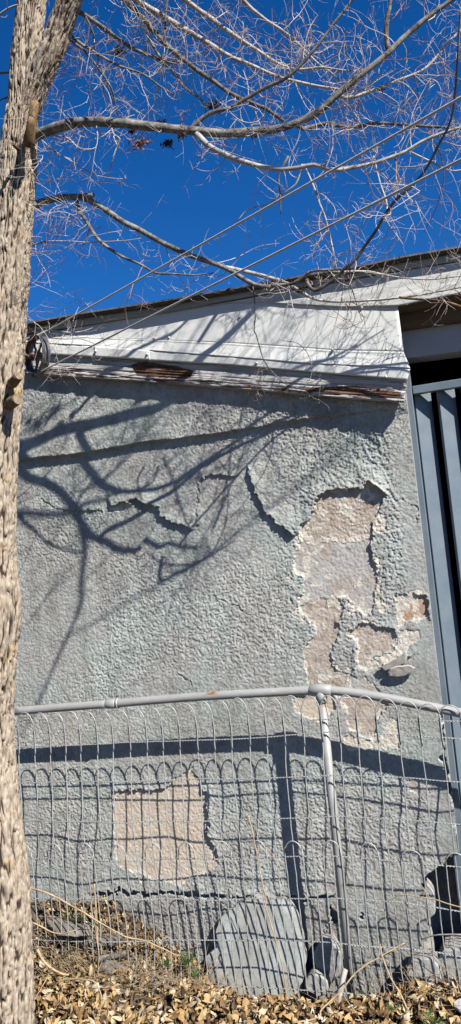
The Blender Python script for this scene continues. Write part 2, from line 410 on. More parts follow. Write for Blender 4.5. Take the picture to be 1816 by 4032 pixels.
def patch(pts, mat, depth=0.008, smooth_k=0.35, fleck=0.0):
    """a place where the finish coat has come away"""
    poly = wallxz(pts)
    b = (X > poly[:, 0].min() - 0.06) & (X < poly[:, 0].max() + 0.06) & (Z > poly[:, 1].min() - 0.06) & (Z < poly[:, 1].max() + 0.06)
    r0, r1 = np.where(b.any(1))[0][[0, -1]]; c0, c1 = np.where(b.any(0))[0][[0, -1]]
    sl = (slice(r0, r1 + 1), slice(c0, c1 + 1))
    ins = in_poly(wx[sl], wz[sl], poly)
    zmats.append(mat); zone[sl][ins] = len(zmats) - 1
    if mat not in ('cream',):
        d, _, _ = poly_dist(wx[sl], wz[sl], poly, True)
        rim = ins & (d < 0.016 * np.clip(fbm(X[sl] * 30, Z[sl] * 30, 3, 55) * 2.2 - 0.75, 0, 1))
        zmats.append('cream'); zone[sl][rim] = len(zmats) - 1
        if fleck:
            nz = fbm(X[sl] * 24, Z[sl] * 24, 3, 57); out = (~ins) & (zone[sl] == 0) & (d < fleck) & (nz > 0.55 + 0.25 * d / fleck)
            zone[sl][out] = len(zmats) - 1; Hh[sl][out] -= 0.002
            inn = ins & (~rim) & (nz > 0.665); zone[sl][inn] = len(zmats) - 1; Hh[sl][inn] += depth * 0.15
    else: rim = None
    h = Hh[sl]; fine = 0.0022 * (fbm(X[sl] * 120, Z[sl] * 120, 2, 31) - 0.5)
    h[ins] = h[ins] * smooth_k + fine[ins] - depth * 0.6
    if rim is not None: h[rim] += depth * 0.12
    return ins, sl
def lift(pts, amp_, fall, side=1, ends=0.12, gro=0.0, gw=0.004):
    """finish coat standing off the wall along one side of a crack"""
    P = wallxz(pts)
    b = (X > P[:, 0].min() - fall) & (X < P[:, 0].max() + fall) & (Z > P[:, 1].min() - fall) & (Z < P[:, 1].max() + fall)
    r0, r1 = np.where(b.any(1))[0][[0, -1]]; c0, c1 = np.where(b.any(0))[0][[0, -1]]
    sl = (slice(r0, r1 + 1), slice(c0, c1 + 1))
    d, s, a = poly_dist(wx[sl], wz[sl], P)
    w = smooth01(a / ends) * smooth01((1 - a) / ends)
    if amp_:
        k = np.clip(1 - d / fall, 0, 1) ** 1.6
        Hh[sl] += np.where(s == side, 0.62 * amp_ * k * w, 0)
    if gro:
        Hh[sl] -= gro * (d < gw * (0.4 + 1.2 * vn(X[sl] * 45, Z[sl] * 45, 12))) * w

R2 = (908, 1800); R4 = (908, 2400); R6 = (908, 3000); L5 = (0, 3000); LC = (0, 1800)
# the tall bare area at the right
patch(S(*R2, [(360, 400), (430, 435), (520, 400), (560, 440), (600, 445), (640, 420), (705, 400), (700, 450), (715, 500), (735, 570), (735, 630), (725, 700), (715, 760), (690, 795), (630, 770), (590, 700), (500, 720), (450, 760), (400, 800), (345, 760), (345, 700), (380, 660), (375, 610), (340, 590), (310, 560), (320, 510), (345, 450)]), 'lilac', 0.010, 0.25, 0.055)
patch(S(*R2, [(345, 375), (380, 325), (425, 265), (430, 205), (490, 175), (540, 155), (610, 162), (655, 165), (685, 128), (770, 185), (755, 235), (740, 285), (708, 320), (705, 400), (640, 420), (600, 445), (560, 440), (520, 400), (430, 435), (360, 400)]), 'brown', 0.013, 0.45, 0.02)
patch(S(*R4, [(345, -20), (440, -60), (540, -60), (565, 0), (545, 80), (540, 130), (510, 190), (500, 260), (540, 310), (600, 325), (590, 360), (600, 440), (480, 420), (400, 400), (380, 340), (365, 260), (370, 190), (430, 130), (425, 80), (380, 40)]), 'brown', 0.010, 0.4, 0.03)
patch(S(*R4, [(540, 310), (620, 330), (700, 350), (740, 390), (770, 430), (700, 440), (600, 440), (590, 360)]), 'lilac', 0.006, 0.4)
patch(S(*R4, [(310, 440), (330, 510), (380, 540), (445, 560), (470, 500), (500, 520), (530, 500), (520, 430), (450, 420), (380, 420)]), 'tan', 0.010, 0.4)
patch(S(*R4, [(545, 425), (570, 490), (590, 560), (610, 620), (650, 645), (720, 665), (740, 600), (735, 540), (800, 480), (740, 440), (640, 430)]), 'brown', 0.010, 0.4, 0.04)
patch(S(*R4, [(560, 640), (600, 640), (650, 655), (730, 670), (770, 610), (800, 545), (840, 560), (840, 620), (860, 700), (780, 690), (690, 700), (600, 720), (575, 690)]), 'cream', 0.004, 0.6)
patch(S(*R4, [(600, 130), (650, 70), (700, 75), (750, 100), (820, 100), (845, 145), (810, 210), (720, 240), (690, 300), (640, 290), (640, 180)]), 'brown', 0.010, 0.45, 0.03)
patch(S(*R4, [(895, -50), (930, -80), (990, -65), (1000, 20), (960, 60), (905, 50), (880, 80), (870, 30)]), 'orange', 0.010, 0.4, 0.03)
patch(S(*R4, [(825, -80), (890, -75), (895, -50), (870, 30), (880, 80), (850, 110), (840, 40)]), 'cream', 0.007, 0.4)
patch(S(*R4, [(690, 270), (740, 242), (812, 220), (850, 140), (832, 40), (850, 110), (880, 112), (940, 110), (945, 150), (900, 200), (850, 230), (800, 270), (740, 290), (700, 310)]), 'cream', 0.005, 0.6)
patch(S(*R4, [(440, 320), (560, 318), (545, 360), (500, 350), (450, 372)]), 'cream', 0.003, 0.6)
for q in ([(303, 540), (318, 585), (375, 612), (372, 588), (338, 560), (330, 525)], [(335, 700), (410, 680), (400, 710), (350, 745)],
          [(710, 318), (745, 280), (790, 310), (795, 370), (740, 385), (712, 365)], [(735, 600), (765, 640), (750, 700), (792, 750), (750, 782), (728, 740)],
          [(480, 720), (520, 680), (560, 650), (600, 700), (560, 730), (480, 770)], [(610, 650), (655, 640), (652, 665), (620, 672)],
          [(340, 390), (430, 440), (440, 452), (360, 425)]):
    patch(S(*R2, q), 'cream', 0.002, 0.7)
# lower left bare rectangle
patch(S(*L5, [(560, 155), (650, 145), (740, 145), (850, 130), (870, 95), (930, 60), (970, 35), (1000, 85), (1012, 130), (1042, 160), (1045, 300), (1035, 370), (1080, 430), (1103, 490), (1088, 530), (980, 570), (930, 622), (850, 605), (810, 605), (700, 560), (655, 545), (592, 540), (575, 450), (565, 300)]), 'tan', 0.008, 0.5)
patch(S(*L5, [(655, 545), (700, 565), (720, 600), (708, 612), (690, 585)]), 'cream', 0.002, 0.6)
patch(S(*R6, [(880, 92), (930, 80), (1000, 90), (1002, 150), (945, 168), (900, 142)]), 'lilac', 0.004, 0.5)
patch(S(*LC, [(545, 240), (660, 225), (690, 213), (640, 262), (600, 274), (550, 266)]), 'cream', 0.012, 0.5)
# cracks and lifted lips  (sun comes from the upper right)
lift(S(*LC, [(300, 262), (380, 262), (455, 262), (500, 270), (535, 297)]), 0.016, 0.09, 1, 0.3)
lift(S(*LC, [(545, 238), (660, 222), (690, 210), (740, 240), (805, 245), (815, 300), (850, 320), (900, 340), (955, 350), (968, 372)]), 0.028, 0.12, 1, 0.05)
lift(S(*LC, [(1005, 125), (1060, 95), (1110, 90), (1160, 90), (1215, 74)]), 0.018, 0.10, 1, 0.15)
lift(S(*R2, [(90, 32), (105, 130), (150, 220), (180, 280), (220, 310), (300, 390), (345, 402)]), 0.026, 0.10, 1, 0.06)
lift(S(*R2, [(345, 395), (340, 350), (380, 325), (425, 262), (430, 205), (490, 175), (540, 155), (610, 162), (655, 162), (685, 124), (772, 185), (790, 190)]), 0.020, 0.09, 1, 0.05)
lift(S(*R2, [(685, 120), (735, 150), (775, 188)]), 0.022, 0.06, 1, 0.2)
lift(S(*R2, [(710, 380), (702, 430), (715, 500), (737, 575)]), 0.010, 0.05, 1, 0.1)
lift(S(*R4, [(600, 120), (650, 66), (700, 72), (750, 97), (820, 97), (847, 145)]), 0.010, 0.04, 1, 0.1)
lift(S(*R4, [(560, 0), (572, 25), (545, 85)]), 0.012, 0.05, -1, 0.2)
lift(S(*R4, [(640, 170), (650, 250), (640, 300), (600, 285)]), 0.010, 0.04, -1, 0.2)
lift(S(*R4, [(905, -82), (990, -70), (1002, 20), (985, 50)]), 0.010, 0.04, 1, 0.1)
lift(S(*L5, [(560, 152), (650, 142), (740, 142), (850, 128), (872, 95)]), 0.012, 0.06, 1, 0.05)
lift(S(*L5, [(1012, 120), (1045, 160), (1048, 300), (1036, 370), (1080, 430), (1106, 490)]), 0.014, 0.07, 1, 0.05)
lift(S(*L5, [(430, 676), (570, 662), (600, 645), (640, 665), (850, 660), (1000, 668), (1160, 678)]), 0.010, 0.07, 1, 0.08, gro=0.03, gw=0.009)
lift([(908, 3532), (1158, 3538), (1240, 3536), (1315, 3524)], 0.012, 0.06, 1, 0.08, gro=0.03, gw=0.007)
lift([(1738, 2823), (1746, 2909), (1748, 2995), (1775, 3070), (1781, 3157), (1797, 3235), (1806, 3300)], 0.004, 0.03, -1, 0.05, gro=0.03, gw=0.006)
lift(S(*R4, [(740, 300), (790, 280), (880, 240), (960, 235)]), 0.014, 0.05, 1, 0.2)
for q in ([(230, 110), (300, 90), (345, 150)],): pass
for pts in (S(*LC, [(1065, 690), (1085, 715), (1130, 730)]), S(*R2, [(0, 735), (50, 760), (75, 785)]), S(*R2, [(750, 170), (800, 200), (850, 215), (940, 270), (935, 350)]),
            S(0, 2400, [(885, 320), (930, 350), (975, 378)]), S(*R4, [(1040, 480), (1050, 560), (1062, 610)]), S(*LC, [(985, 120), (1000, 200), (985, 290), (960, 345)]),
            S(*LC, [(205, 205), (260, 240), (300, 262)]), S(1050, 3480, [(620, 380), (610, 470), (575, 530)], 450 / 1160)):
    lift(pts, 0.003, 0.02, 1, 0.1, gro=0.004, gw=0.003)
# broken bites low on the wall
def bite(pts, depth):
    poly = wallxz(pts); ins = in_poly(wx, wz, poly); Hh[ins] -= depth * (0.8 + 0.4 * vn(X[ins] * 40, Z[ins] * 40, 4)); return ins
q7 = lambda p: S(1050, 3480, p, 450 / 1160)
bite(q7([(640, 250), (660, 200), (670, 280), (720, 340), (715, 410), (660, 415), (640, 340)]), 0.035)
bite(q7([(945, 300), (985, 300), (990, 335), (950, 338)]), 0.05)
bite(q7([(340, 850), (390, 720), (470, 640), (520, 560), (480, 700), (490, 900), (420, 960), (330, 960)]), 0.05)
# the ledge: upper wall overhangs the lower wall
LP = wallxz([(-300, 1868), (74, 1815), (384, 1779), (548, 1748), (908, 1705), (1096, 1670), (1300, 1638), (1550, 1607), (1800, 1575)])
lz = np.interp(X, LP[:, 0], LP[:, 1]) + 0.008 * (vn(X * 14, Z * 0 + 3, 41) - 0.5) + 0.004 * (vn(X * 60, Z * 0, 42) - 0.5)
led = np.interp(X, [-2.3, -1.9, -0.9, -0.24, -0.2], [0.027, 0.027, 0.021, 0.016, 0.0])
up = Z > lz
Hh += np.where(up, led, 0.0)
# groove under the lip
# hole at the lower right corner
hole = in_poly(wx, wz, wallxz(S(1416, 3200, [(770, 750), (830, 660), (940, 600), (970, 510), (1010, 480), (1060, 490), (1300, 400), (1400, 2100), (1000, 1980), (900, 1850), (720, 1650), (620, 1700), (610, 1640), (760, 1520), (800, 1430), (830, 1260), (780, 1120), (760, 960), (690, 940), (720, 840), (780, 790)], 400 / 1160)))
VW = np.stack([X.ravel(), (W - Hh).ravel(), Z.ravel()], 1)
FW = gridfaces(*X.shape)
# each bare place is a piece of its own, the rest is the painted wall
fz = np.where(np.abs(zone.ravel()[FW] - zone.ravel()[FW[:, :1]]).max(1) == 0, zone.ravel()[FW[:, 0]], np.median(zone.ravel()[FW], axis=1).astype(int))
keep = ~(hole.ravel()[FW].any(1))
def submesh(name, mask, mat, parent):
    f = FW[mask]; u, inv = np.unique(f.ravel(), return_inverse=True)
    return obj(name, VW[u], inv.reshape(f.shape), mat, parent, smooth=True)
nr_, nc_ = X.shape[0] - 1, X.shape[1] - 1
f2 = fz.reshape(nr_, nc_).copy(); f2[~keep.reshape(nr_, nc_)] = -1
comps = []; seen = np.zeros(f2.shape, bool)
for r_, c_ in np.argwhere(f2 > 0):
    if seen[r_, c_]: continue
    zv = f2[r_, c_]; stack = [(r_, c_)]; seen[r_, c_] = True; mem = []
    while stack:
        a, b = stack.pop(); mem.append((a, b))
        for a2, b2_ in ((a + 1, b), (a - 1, b), (a, b + 1), (a, b - 1)):
            if 0 <= a2 < nr_ and 0 <= b2_ < nc_ and not seen[a2, b2_] and f2[a2, b2_] == zv:
                seen[a2, b2_] = True; stack.append((a2, b2_))
    if len(mem) < 30:
        for q in mem: f2[q] = 0
    else: comps.append((zv, np.array(mem)))
ff_ = f2.ravel()
wall = submesh("wall", ff_ == 0, M['stucco'], bld)
for zv, mem in comps:
    mk = np.zeros(ff_.shape, bool); mk[mem[:, 0] * nc_ + mem[:, 1]] = True
    submesh("bare_patch", mk, M[zmats[zv]], wall)
# end face, far left stretch, body of the building
m = MB()
col = np.stack([np.full(len(gz_), XR), (W - Hh)[:, -1], gz_], 1); b2 = col.copy(); b2[:, 1] = W + 0.10
hk = ~hole[:, -1]
n = len(col); m.add(np.vstack([col, b2]), [(i, n + i, n + i + 1, i + 1) for i in range(n - 1) if hk[i] and hk[i + 1]])
m.build("wall_end", M['stucco'], bld)
xs2 = np.linspace(-7, -2.298, 160); zs2 = np.linspace(-0.28, 2.8, 110); A, B = np.meshgrid(xs2, zs2)
obj("wall_stretch", np.stack([A.ravel(), (W - 0.01 - 0.01 * fbm(A * 30, B * 30, 2, 1) - np.where(B > 2.247, 0.027, 0)).ravel(), B.ravel()], 1), gridfaces(*A.shape), M['stucco'], bld, True)
# the hollow behind the broken corner
hv = []; hf = []
cavx = np.linspace(-0.42, XR + 0.02, 24); cavz = np.linspace(-0.28, 0.62, 48); A, B = np.meshgrid(cavx, cavz)
dep = 0.05 + 0.12 * smooth01((A + 0.40) / 0.15) + 0.03 * (fbm(A * 20, B * 20, 3, 51) - 0.5)
obj("broken_core", np.stack([A.ravel(), (W + dep).ravel(), B.ravel()], 1), gridfaces(*A.shape), M['mortar'], bld, True)
boxpart("core_side", (XR - 0.004, W + 0.055, -0.28), (XR + 0.012, W + 0.24, 0.56), M['mortar'], bld, 0)

def line3(pts, Y, x0=None, x1=None):
    """pixel polyline -> world polyline on plane y=Y, run on level/straight to x0 / x1"""
    P = [onY(a, b, Y) for a, b in pts]
    def ext(p, q, x):
        t = (x - p[0]) / (q[0] - p[0]); return p + (q - p) * t
    if x0 is not None: P.insert(0, ext(P[0], P[1], x0))
    if x1 is not None: P.append(ext(P[-1], P[-2], x1))
    P = np.array(P); return P
def resamp(P, n, xs=None):
    if xs is None: xs = np.linspace(P[0, 0], P[-1, 0], n)
    return np.stack([xs, np.interp(xs, P[:, 0], P[:, 1]), np.interp(xs, P[:, 0], P[:, 2])], 1)
def sheet(name, top, bot, nu, nv, mat, parent, disp=None, thick=0.004, attr=None, smooth=True):
    T = resamp(top, nu); B = resamp(bot, nu)
    t = np.linspace(0, 1, nv)[:, None, None]
    G = T[None] * (1 - t) + B[None] * t
    if disp is not None: G[:, :, 1] -= disp(G[:, :, 0], G[:, :, 2], np.broadcast_to(t[:, :, 0], G.shape[:2]))
    Bk = G.copy(); Bk[:, :, 1] = (np.maximum(G[:, :, 1] + thick, 0)); 
    v = np.vstack([G.reshape(-1, 3), Bk.reshape(-1, 3)]); N = nu * nv; idx = np.arange(N).reshape(nv, nu)
    f = [tuple(q) for q in gridfaces(nv, nu)[:, ::-1]] + [tuple(q + N) for q in gridfaces(nv, nu)]
    ring = list(idx[0, :]) + list(idx[1:, -1]) + list(idx[-1, ::-1][1:]) + list(idx[::-1, 0][1:])
    for a, b in zip(ring[:-1], ring[1:]): f.append((a, b, b + N, a + N))
    o = obj(name, v, f, mat, parent, smooth)
    if smooth:
        o.data.polygons.foreach_set("use_smooth", np.array([1] * (2 * (nv - 1) * (nu - 1)) + [0] * (len(f) - 2 * (nv - 1) * (nu - 1)), dtype=bool))
    if attr is not None:
        at = o.data.attributes.new("peel", 'FLOAT', 'POINT')
        a = attr(v[:, 0], v[:, 2]); at.data.foreach_set("value", a.astype(np.float32))
    return o

# rake board: weathered white plank sloping down to the right
YP = W - 0.067
ptop = line3([(150, 1378), (192, 1390), (595, 1412), (908, 1430), (1143, 1452), (1378, 1472), (1603, 1492)], YP, x0=-2.25)
pbot = line3([(185, 1474), (211, 1476), (548, 1498), (908, 1526), (1143, 1546), (1378, 1566), (1592, 1580)], YP, x0=-2.25)
pl1 = wallxz(S(0, 1200, [(690, 320), (760, 305), (900, 325), (1000, 350), (985, 385), (840, 385), (720, 375)]))
pl2 = wallxz(S(908, 1200, [(380, 436), (640, 425), (740, 440), (860, 455), (860, 482), (600, 470), (400, 455)]))
pl3 = wallxz([(200, 1466), (560, 1488), (908, 1514), (1240, 1542), (1590, 1568), (1590, 1586), (1240, 1562), (908, 1532), (560, 1506), (200, 1482)])
def peel(x, z):
    a = np.full(x.shape, 0.05)
    for p, k in ((pl1, 1.0), (pl2, 0.9), (pl3, 0.35)):
        d, _, _ = poly_dist(x, z, p, True); ins = in_poly(x, z, p)
        a = np.maximum(a, np.where(ins, 0.10 + 0.20 * k, np.clip(0.13 - d * 5, -0.02, 1)))
    return a + 0.06 * (fbm(x * 6, z * 40, 3, 71) - 0.5)
def pdisp(x, z, t):
    gr = fbm(x * 7, (z + 0.243 * x) * 210, 2, 61)
    return 0.005 * np.clip((gr - 0.42) * 6, -1, 0.3) + 0.003 * (fbm(x * 5, z * 60, 2, 62) - 0.5) - 0.006 * peel(x, z) \
        - 0.02 * smooth01((t - 0.86) / 0.14) * (vn(x * 28, x * 0, 63) ** 3)
sheet("rake_board", ptop, pbot, 520, 44, M['plank'], bld, pdisp, 0.035, peel)
# sheet-metal cladding: upper panels, flared strip, drip lip
wr = lambda a, s: (lambda x, z, t: a * (fbm(x * 5, z * 5, 3, s) - 0.5) + a * 0.5 * np.exp(-((t - 1) / 0.05) ** 2) * (fbm(x * 30, z * 3, 2, s + 1) - 0.3))
Yf0, Yf1, Yf2 = W - 0.070, W - 0.075, W - 0.084
ftop = line3([(100, 1322), (352, 1282), (673, 1228), (908, 1187), (1049, 1185), (1346, 1203), (1566, 1201)], Yf0, x0=-2.2)
fseam = line3([(120, 1316 + 8), (211, 1320), (376, 1328), (595, 1338), (908, 1352), (1104, 1364), (1315, 1380), (1590, 1386)], Yf1, x0=-2.2)
fl1 = line3([(211, 1353), (384, 1362), (595, 1380), (908, 1405), (1221, 1431), (1616, 1450)], Yf2, x0=-2.2)
fl2 = line3([(192, 1396), (595, 1419), (908, 1437), (1143, 1458), (1378, 1478), (1604, 1497)], Yf2 + 0.002, x0=-2.2)
def cut(P, xa, xb):
    xs_ = [xa] + [p[0] for p in P if xa < p[0] < xb] + [xb]
    return resamp(P, 0, np.array(xs_))
xj = onY(1000, 1250, Yf0)[0]
xe = ftop[-1, 0]
sheet("cladding_panel", ftop, fseam, 160, 20, M['metalwhite'], bld, wr(0.005, 81))
def bead(x, z, t): return 0.003 * np.exp(-((t - 0.06) / 0.05) ** 2) * (0.4 + fbm(x * 22, x * 0, 2, 83)) + 0.004 * (fbm(x * 4, z * 4, 2, 84) - 0.5) + 0.002
sheet("flared_strip", fseam, fl1, 260, 16, M['metalwhite'], bld, bead)
cuts = [-2.2, onY(384, 1380, Yf2)[0], onY(590, 1400, Yf2)[0], fl1[-1, 0]]
for i in range(3):
    a, b_ = cuts[i], cuts[i + 1]
    lo = cut(fl2, a, min(b_, fl2[-1, 0])); 
    sheet("drip_lip", cut(fl1, a - 0.012, b_), np.vstack([cut(fl2, a - 0.012, min(b_, fl2[-1, 0]))]), 110, 6, M['metalwhite'], bld,
          lambda x, z, t, k=i: 0.0035 * (k % 2) + 0.006 * t * (fbm(x * 9, x * 0, 2, 85 + k) - 0.5) + 0.003 * (fbm(x * 30, z * 8, 2, 87) - 0.5), 0.0025)
for a, b_ in S(0, 1200, [(530, 188), (740, 248), (850, 165), (775, 168), (480, 232)]) + S(908, 1200, [(45, 60), (512, 226), (782, 362), (785, 224), (660, 15), (130, 292), (12, 12)]):
    mm = MB(); yy = (Yf2 if b_ > 1376 else Yf0) - 0.006; c = onY(a, b_, yy)
    mm.tube([c + np.array([0, 0.008, 0]), c, c + np.array([0, -0.004, 0])], [0.006, 0.006, 0.003], 8); mm.build("screw_head", M['metalwhite'], bld, True)
# fascia boards, roof edge, soffit
Yt = W - 0.086; Yl = W - 0.079
roof_e = line3([(98, 1281), (313, 1242), (626, 1195), (908, 1146), (1221, 1089), (1448, 1050), (1589, 1019), (1816, 980)], Yt, x0=-4.5, x1=2.6)
roof_b = roof_e.copy(); roof_b[:, 2] -= 0.012
trim_b = line3([(102, 1312), (352, 1274), (673, 1224), (908, 1180), (1200, 1128), (1487, 1078), (1816, 1023)], Yt, x0=-4.5, x1=2.6)
sheet("trim_board", roof_b, trim_b, 160, 5, M['trim'], bld, lambda x, z, t: 0.002 * (fbm(x * 9, z * 60, 2, 91) - 0.5), 0.03)
lf_t = line3([(820, 1202), (1200, 1136), (1487, 1084), (1816, 1029)], Yl, x1=2.6)
lf_b = line3([(820, 1206), (908, 1191), (1049, 1190), (1346, 1209), (1566, 1205), (1816, 1154)], Yl, x1=2.6)
sheet("fascia_board", lf_t, lf_b, 200, 18, M['fascia'], bld, lambda x, z, t: 0.0015 * (np.clip((fbm(x * 5, z * 130, 2, 92) - 0.5) * 4, -1, 0.4)), 0.028)
m = MB(); re_ = resamp(roof_e, 150)
prof = [(-0.028, -0.004), (-0.034, 0.004), (-0.028, 0.014), (0.20, 0.03), (5.0, 0.25), (5.0, 0.23), (0.05, 0.0)]
vv = []
for i, p in enumerate(re_):
    j = 0.006 * (vn(np.array(i * 0.9), np.array(0.5), 93) - 0.5)
    vv += [(p[0], p[1] + a + (j if k < 3 else 0), p[2] - 0.012 + b_ + (j * 0.5 if k < 3 else 0)) for k, (a, b_) in enumerate(prof)]
np_ = len(prof)
m.add(vv, [(i * np_ + k, i * np_ + (k + 1) % np_, (i + 1) * np_ + (k + 1) % np_, (i + 1) * np_ + k) for i in range(len(re_) - 1) for k in range(np_)])
m.build("roof_sheet", M['shingle'], bld)
# recess over the gate (under the continued eave)
zs = onY(1700, 1180, Yl)[2]
so_l = line3([(1566, 1207), (1816, 1156)], Yl + 0.004, x1=2.6)
m = MB(); zz = so_l[:, 2] - 0.0
vv = [tuple(p) for p in so_l] + [(p[0], W + 0.02, p[2] - 0.004) for p in so_l] + [(p[0], W + 0.02, p[2] + 0.02) for p in so_l] + [(p[0], p[1], p[2] + 0.02) for p in so_l]
nn = len(so_l); m.add(vv, [(k * nn + i, k * nn + i + 1, ((k + 1) % 4) * nn + i + 1, ((k + 1) % 4) * nn + i) for i in range(nn - 1) for k in range(4)])
m.build("soffit_board", M['underwood'], bld)
bx0 = XR - 0.25
def board(name, Y, ta, ba, mat, th=0.04):
    T = line3(ta, Y, x1=2.6); B = line3(ba, Y, x1=2.6)
    xa = XR - 0.20
    def e0(P): t = (xa - P[0, 0]) / (P[1, 0] - P[0, 0]); return np.vstack([P[0] + (P[1] - P[0]) * t, P[1:]])
    return sheet(name, e0(T), e0(B), 24, 3, mat, bld, None, th, smooth=False)
board("inner_board", W + 0.03, [(1570, 1190), (1816, 1148)], [(1584, 1297), (1816, 1264)], M['underwood'], 0.05)
board("header_beam", W + 0.06, [(1584, 1297), (1816, 1264)], [(1608, 1409), (1816, 1382)], M['header'], 0.10)
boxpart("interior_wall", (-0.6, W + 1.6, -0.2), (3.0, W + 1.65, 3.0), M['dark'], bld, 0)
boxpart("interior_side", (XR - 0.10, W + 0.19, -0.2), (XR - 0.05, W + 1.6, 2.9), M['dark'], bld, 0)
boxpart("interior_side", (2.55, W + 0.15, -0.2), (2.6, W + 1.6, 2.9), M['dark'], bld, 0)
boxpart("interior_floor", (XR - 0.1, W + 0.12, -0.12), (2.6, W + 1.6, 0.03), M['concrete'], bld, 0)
boxpart("far_wall", (1.35, W, -0.2), (2.6, W + 0.14, 2.62), M['stucco'], bld, 0)
boxpart("back_wall", (-7, W + 5.0, -0.2), (2.6, W + 5.1, 2.95), M['stucco'], bld, 0)
boxpart("side_wall", (-7.1, W, -0.2), (-7, W + 5.1, 2.8), M['stucco'], bld, 0)

# ------------------------------------------------------------------ gate
Yg = W + 0.045
gxl = onY(1636, 1900, Yg)[0]; gx1 = onY(1667, 1900, Yg)[0]
gate = thing("metal_gate", (0.4, Yg, 0.0), "blue-grey metal gate with upright louvred slats to the right of the stucco wall", "gate")
gztop = onY(1700, 1508, Yg)[2]; gzb = gztop - 0.034
boxpart("jamb_post", (gxl - 0.02, Yg - 0.005, -0.05), (gx1 - 0.003, Yg + 0.045, gztop + 0.115), M['gate'], gate, 0.003)
boxpart("top_rail", (gx1, Yg, gzb), (1.25, Yg + 0.03, gztop), M['gate'], gate, 0.003)
boxpart("bottom_rail", (gx1, Yg, 0.08), (1.25, Yg + 0.03, 0.12), M['gate'], gate, 0.003)
boxpart("hinge_post", (1.255, Yg - 0.005, -0.05), (1.30, Yg + 0.045, gztop + 0.1), M['gate'], gate, 0.003)
p0 = onY(1672, 1900, Yg + 0.03)[0]; pitch = onY(1769, 1900, Yg + 0.03)[0] - p0
sw, th_, an = 0.076, 0.018, radians(32)
slat_mesh = None; k = 0
while p0 + k * pitch < 1.2:
    if slat_mesh is None:
        d = np.array([cos(an), sin(an)]); nrm = np.array([-sin(an), cos(an)])
        c4 = [np.zeros(2), d * sw, d * sw + nrm * th_, nrm * th_]
        vv = [(c[0], c[1], z) for z in (0.10, gzb + 0.01) for c in c4]
        slat_mesh = bpy.data.meshes.new("slat")
        slat_mesh.from_pydata(vv, [], [(0, 3, 2, 1), (4, 5, 6, 7), (0, 1, 5, 4), (1, 2, 6, 5), (2, 3, 7, 6), (3, 0, 4, 7)])
        slat_mesh.materials.append(M['gate'])
    o = bpy.data.objects.new("slat", slat_mesh); COL.objects.link(o); o.parent = gate
    o.location = (p0 + k * pitch - gate.location.x, Yg + 0.032 - gate.location.y, 0)
    b = o.modifiers.new("bevel", 'BEVEL'); b.width = 0.002; b.segments = 2
    k += 1

# ------------------------------------------------------------------ wire fence
fence = thing("wire_fence", (-0.61, FN, 0.0), "looped wire garden fence with grey pipe rail and post before the stucco wall", "fence")
tee = onY(1263, 2716, FN); RP = 0.0175
def rail(pts, r=RP):
    P, _ = cr(pts, 0.04); m = MB(); m.tube(P, r, 16); return m.build("top_rail", M['pipe'], fence, True)
cpl = onY(438, 2771, FN)
rl = onY(60, 2800, FN); rl2 = rl + (rl - cpl) * 1.2
rail([rl2, rl, cpl]); rail([cpl, onY(800, 2742, FN), tee])
r1_ = onY(1500, 2745, FN); r2_ = onY(1816, 2808, FN); r3_ = r2_ + (r2_ - r1_) * 1.0; r4_ = r3_ + np.array([0.55, 0, -0.05])
rail([tee, onY(1340, 2722, FN), r1_, r2_, r3_, r4_])
m = MB(); d = (tee - cpl) / np.linalg.norm(tee - cpl)
m.tube([cpl - d * 0.022, cpl - d * 0.018, cpl + d * 0.018, cpl + d * 0.022], [0.018, 0.0205, 0.0205, 0.018], 16); m.build("coupling", M['pipe'], fence, True)
m = MB(); m.tube([cpl + d * 0.030, cpl + d * 0.034], 0.0225, 16); m.build("coupling_ring", M['galv'], fence, True)
base = onY(1386, 3925, FN)
m = MB(); m.tube([tee, tee * 0.5 + base * 0.5 + np.array([0.002, 0, 0]), base + np.array([0, 0, -0.12])], 0.0172, 16); m.build("post", M['pipe'], fence, True)
m = MB(); dr = (onY(1340, 2722, FN) - tee); dr /= np.linalg.norm(dr)
m.tube([tee - d * 0.042, tee - d * 0.040, tee, tee + dr * 0.040, tee + dr * 0.042], [0.0195, 0.0225, 0.0235, 0.0225, 0.0195], 16)
m.tube([tee, tee + np.array([0, 0, -0.048]), tee + np.array([0, 0, -0.050])], [0.0225, 0.0225, 0.0195], 16); m.build("tee_fitting", M['pipe'], fence, True)
FW_ = FN - 0.024
tall = [11, 72, 133, 194, 254, 313, 380, 442, 509, 575, 638, 705, 775, 842, 910, 982, 1049, 1119, 1194, 1268, 1339, 1409, 1487, 1573, 1656, 1738, 1822, 1905, 1990]
TX = [onY(p, 2900, FW_)[0] for p in tall]
TX += [TX[-1] + (TX[-1] - TX[-2]) * k for k in range(1, 8)]
def zline(pts):
    P = np.array([onY(a, b, FW_) for a, b in pts]); return lambda x: np.interp(x, P[:, 0], P[:, 2])
ST = [zline(q) for q in ([(20, 2892), (480, 2872), (908, 2854), (1335, 2831), (1816, 2838), (2000, 2845)], [(20, 2942), (480, 2925), (908, 2909), (1335, 2882), (1816, 2907), (2000, 2920)],
      [(40, 3083), (480, 3073), (908, 3064), (1335, 3047), (1816, 3072), (2000, 3085)], [(90, 3228), (480, 3229), (908, 3227), (1335, 3208), (1816, 3236), (2000, 3245)],
      [(110, 3380), (480, 3379), (908, 3376), (1335, 3364), (1816, 3408), (2000, 3420)], [(130, 3535), (480, 3536), (908, 3541), (1335, 3529), (1560, 3540), (1816, 3584), (2000, 3600)],
      [(130, 3698), (480, 3701), (908, 3703), (1335, 3699), (1560, 3722), (1816, 3764), (2000, 3790)], [(130, 3874), (480, 3878), (908, 3884), (1335, 3897), (1816, 3946), (2000, 3960)])]
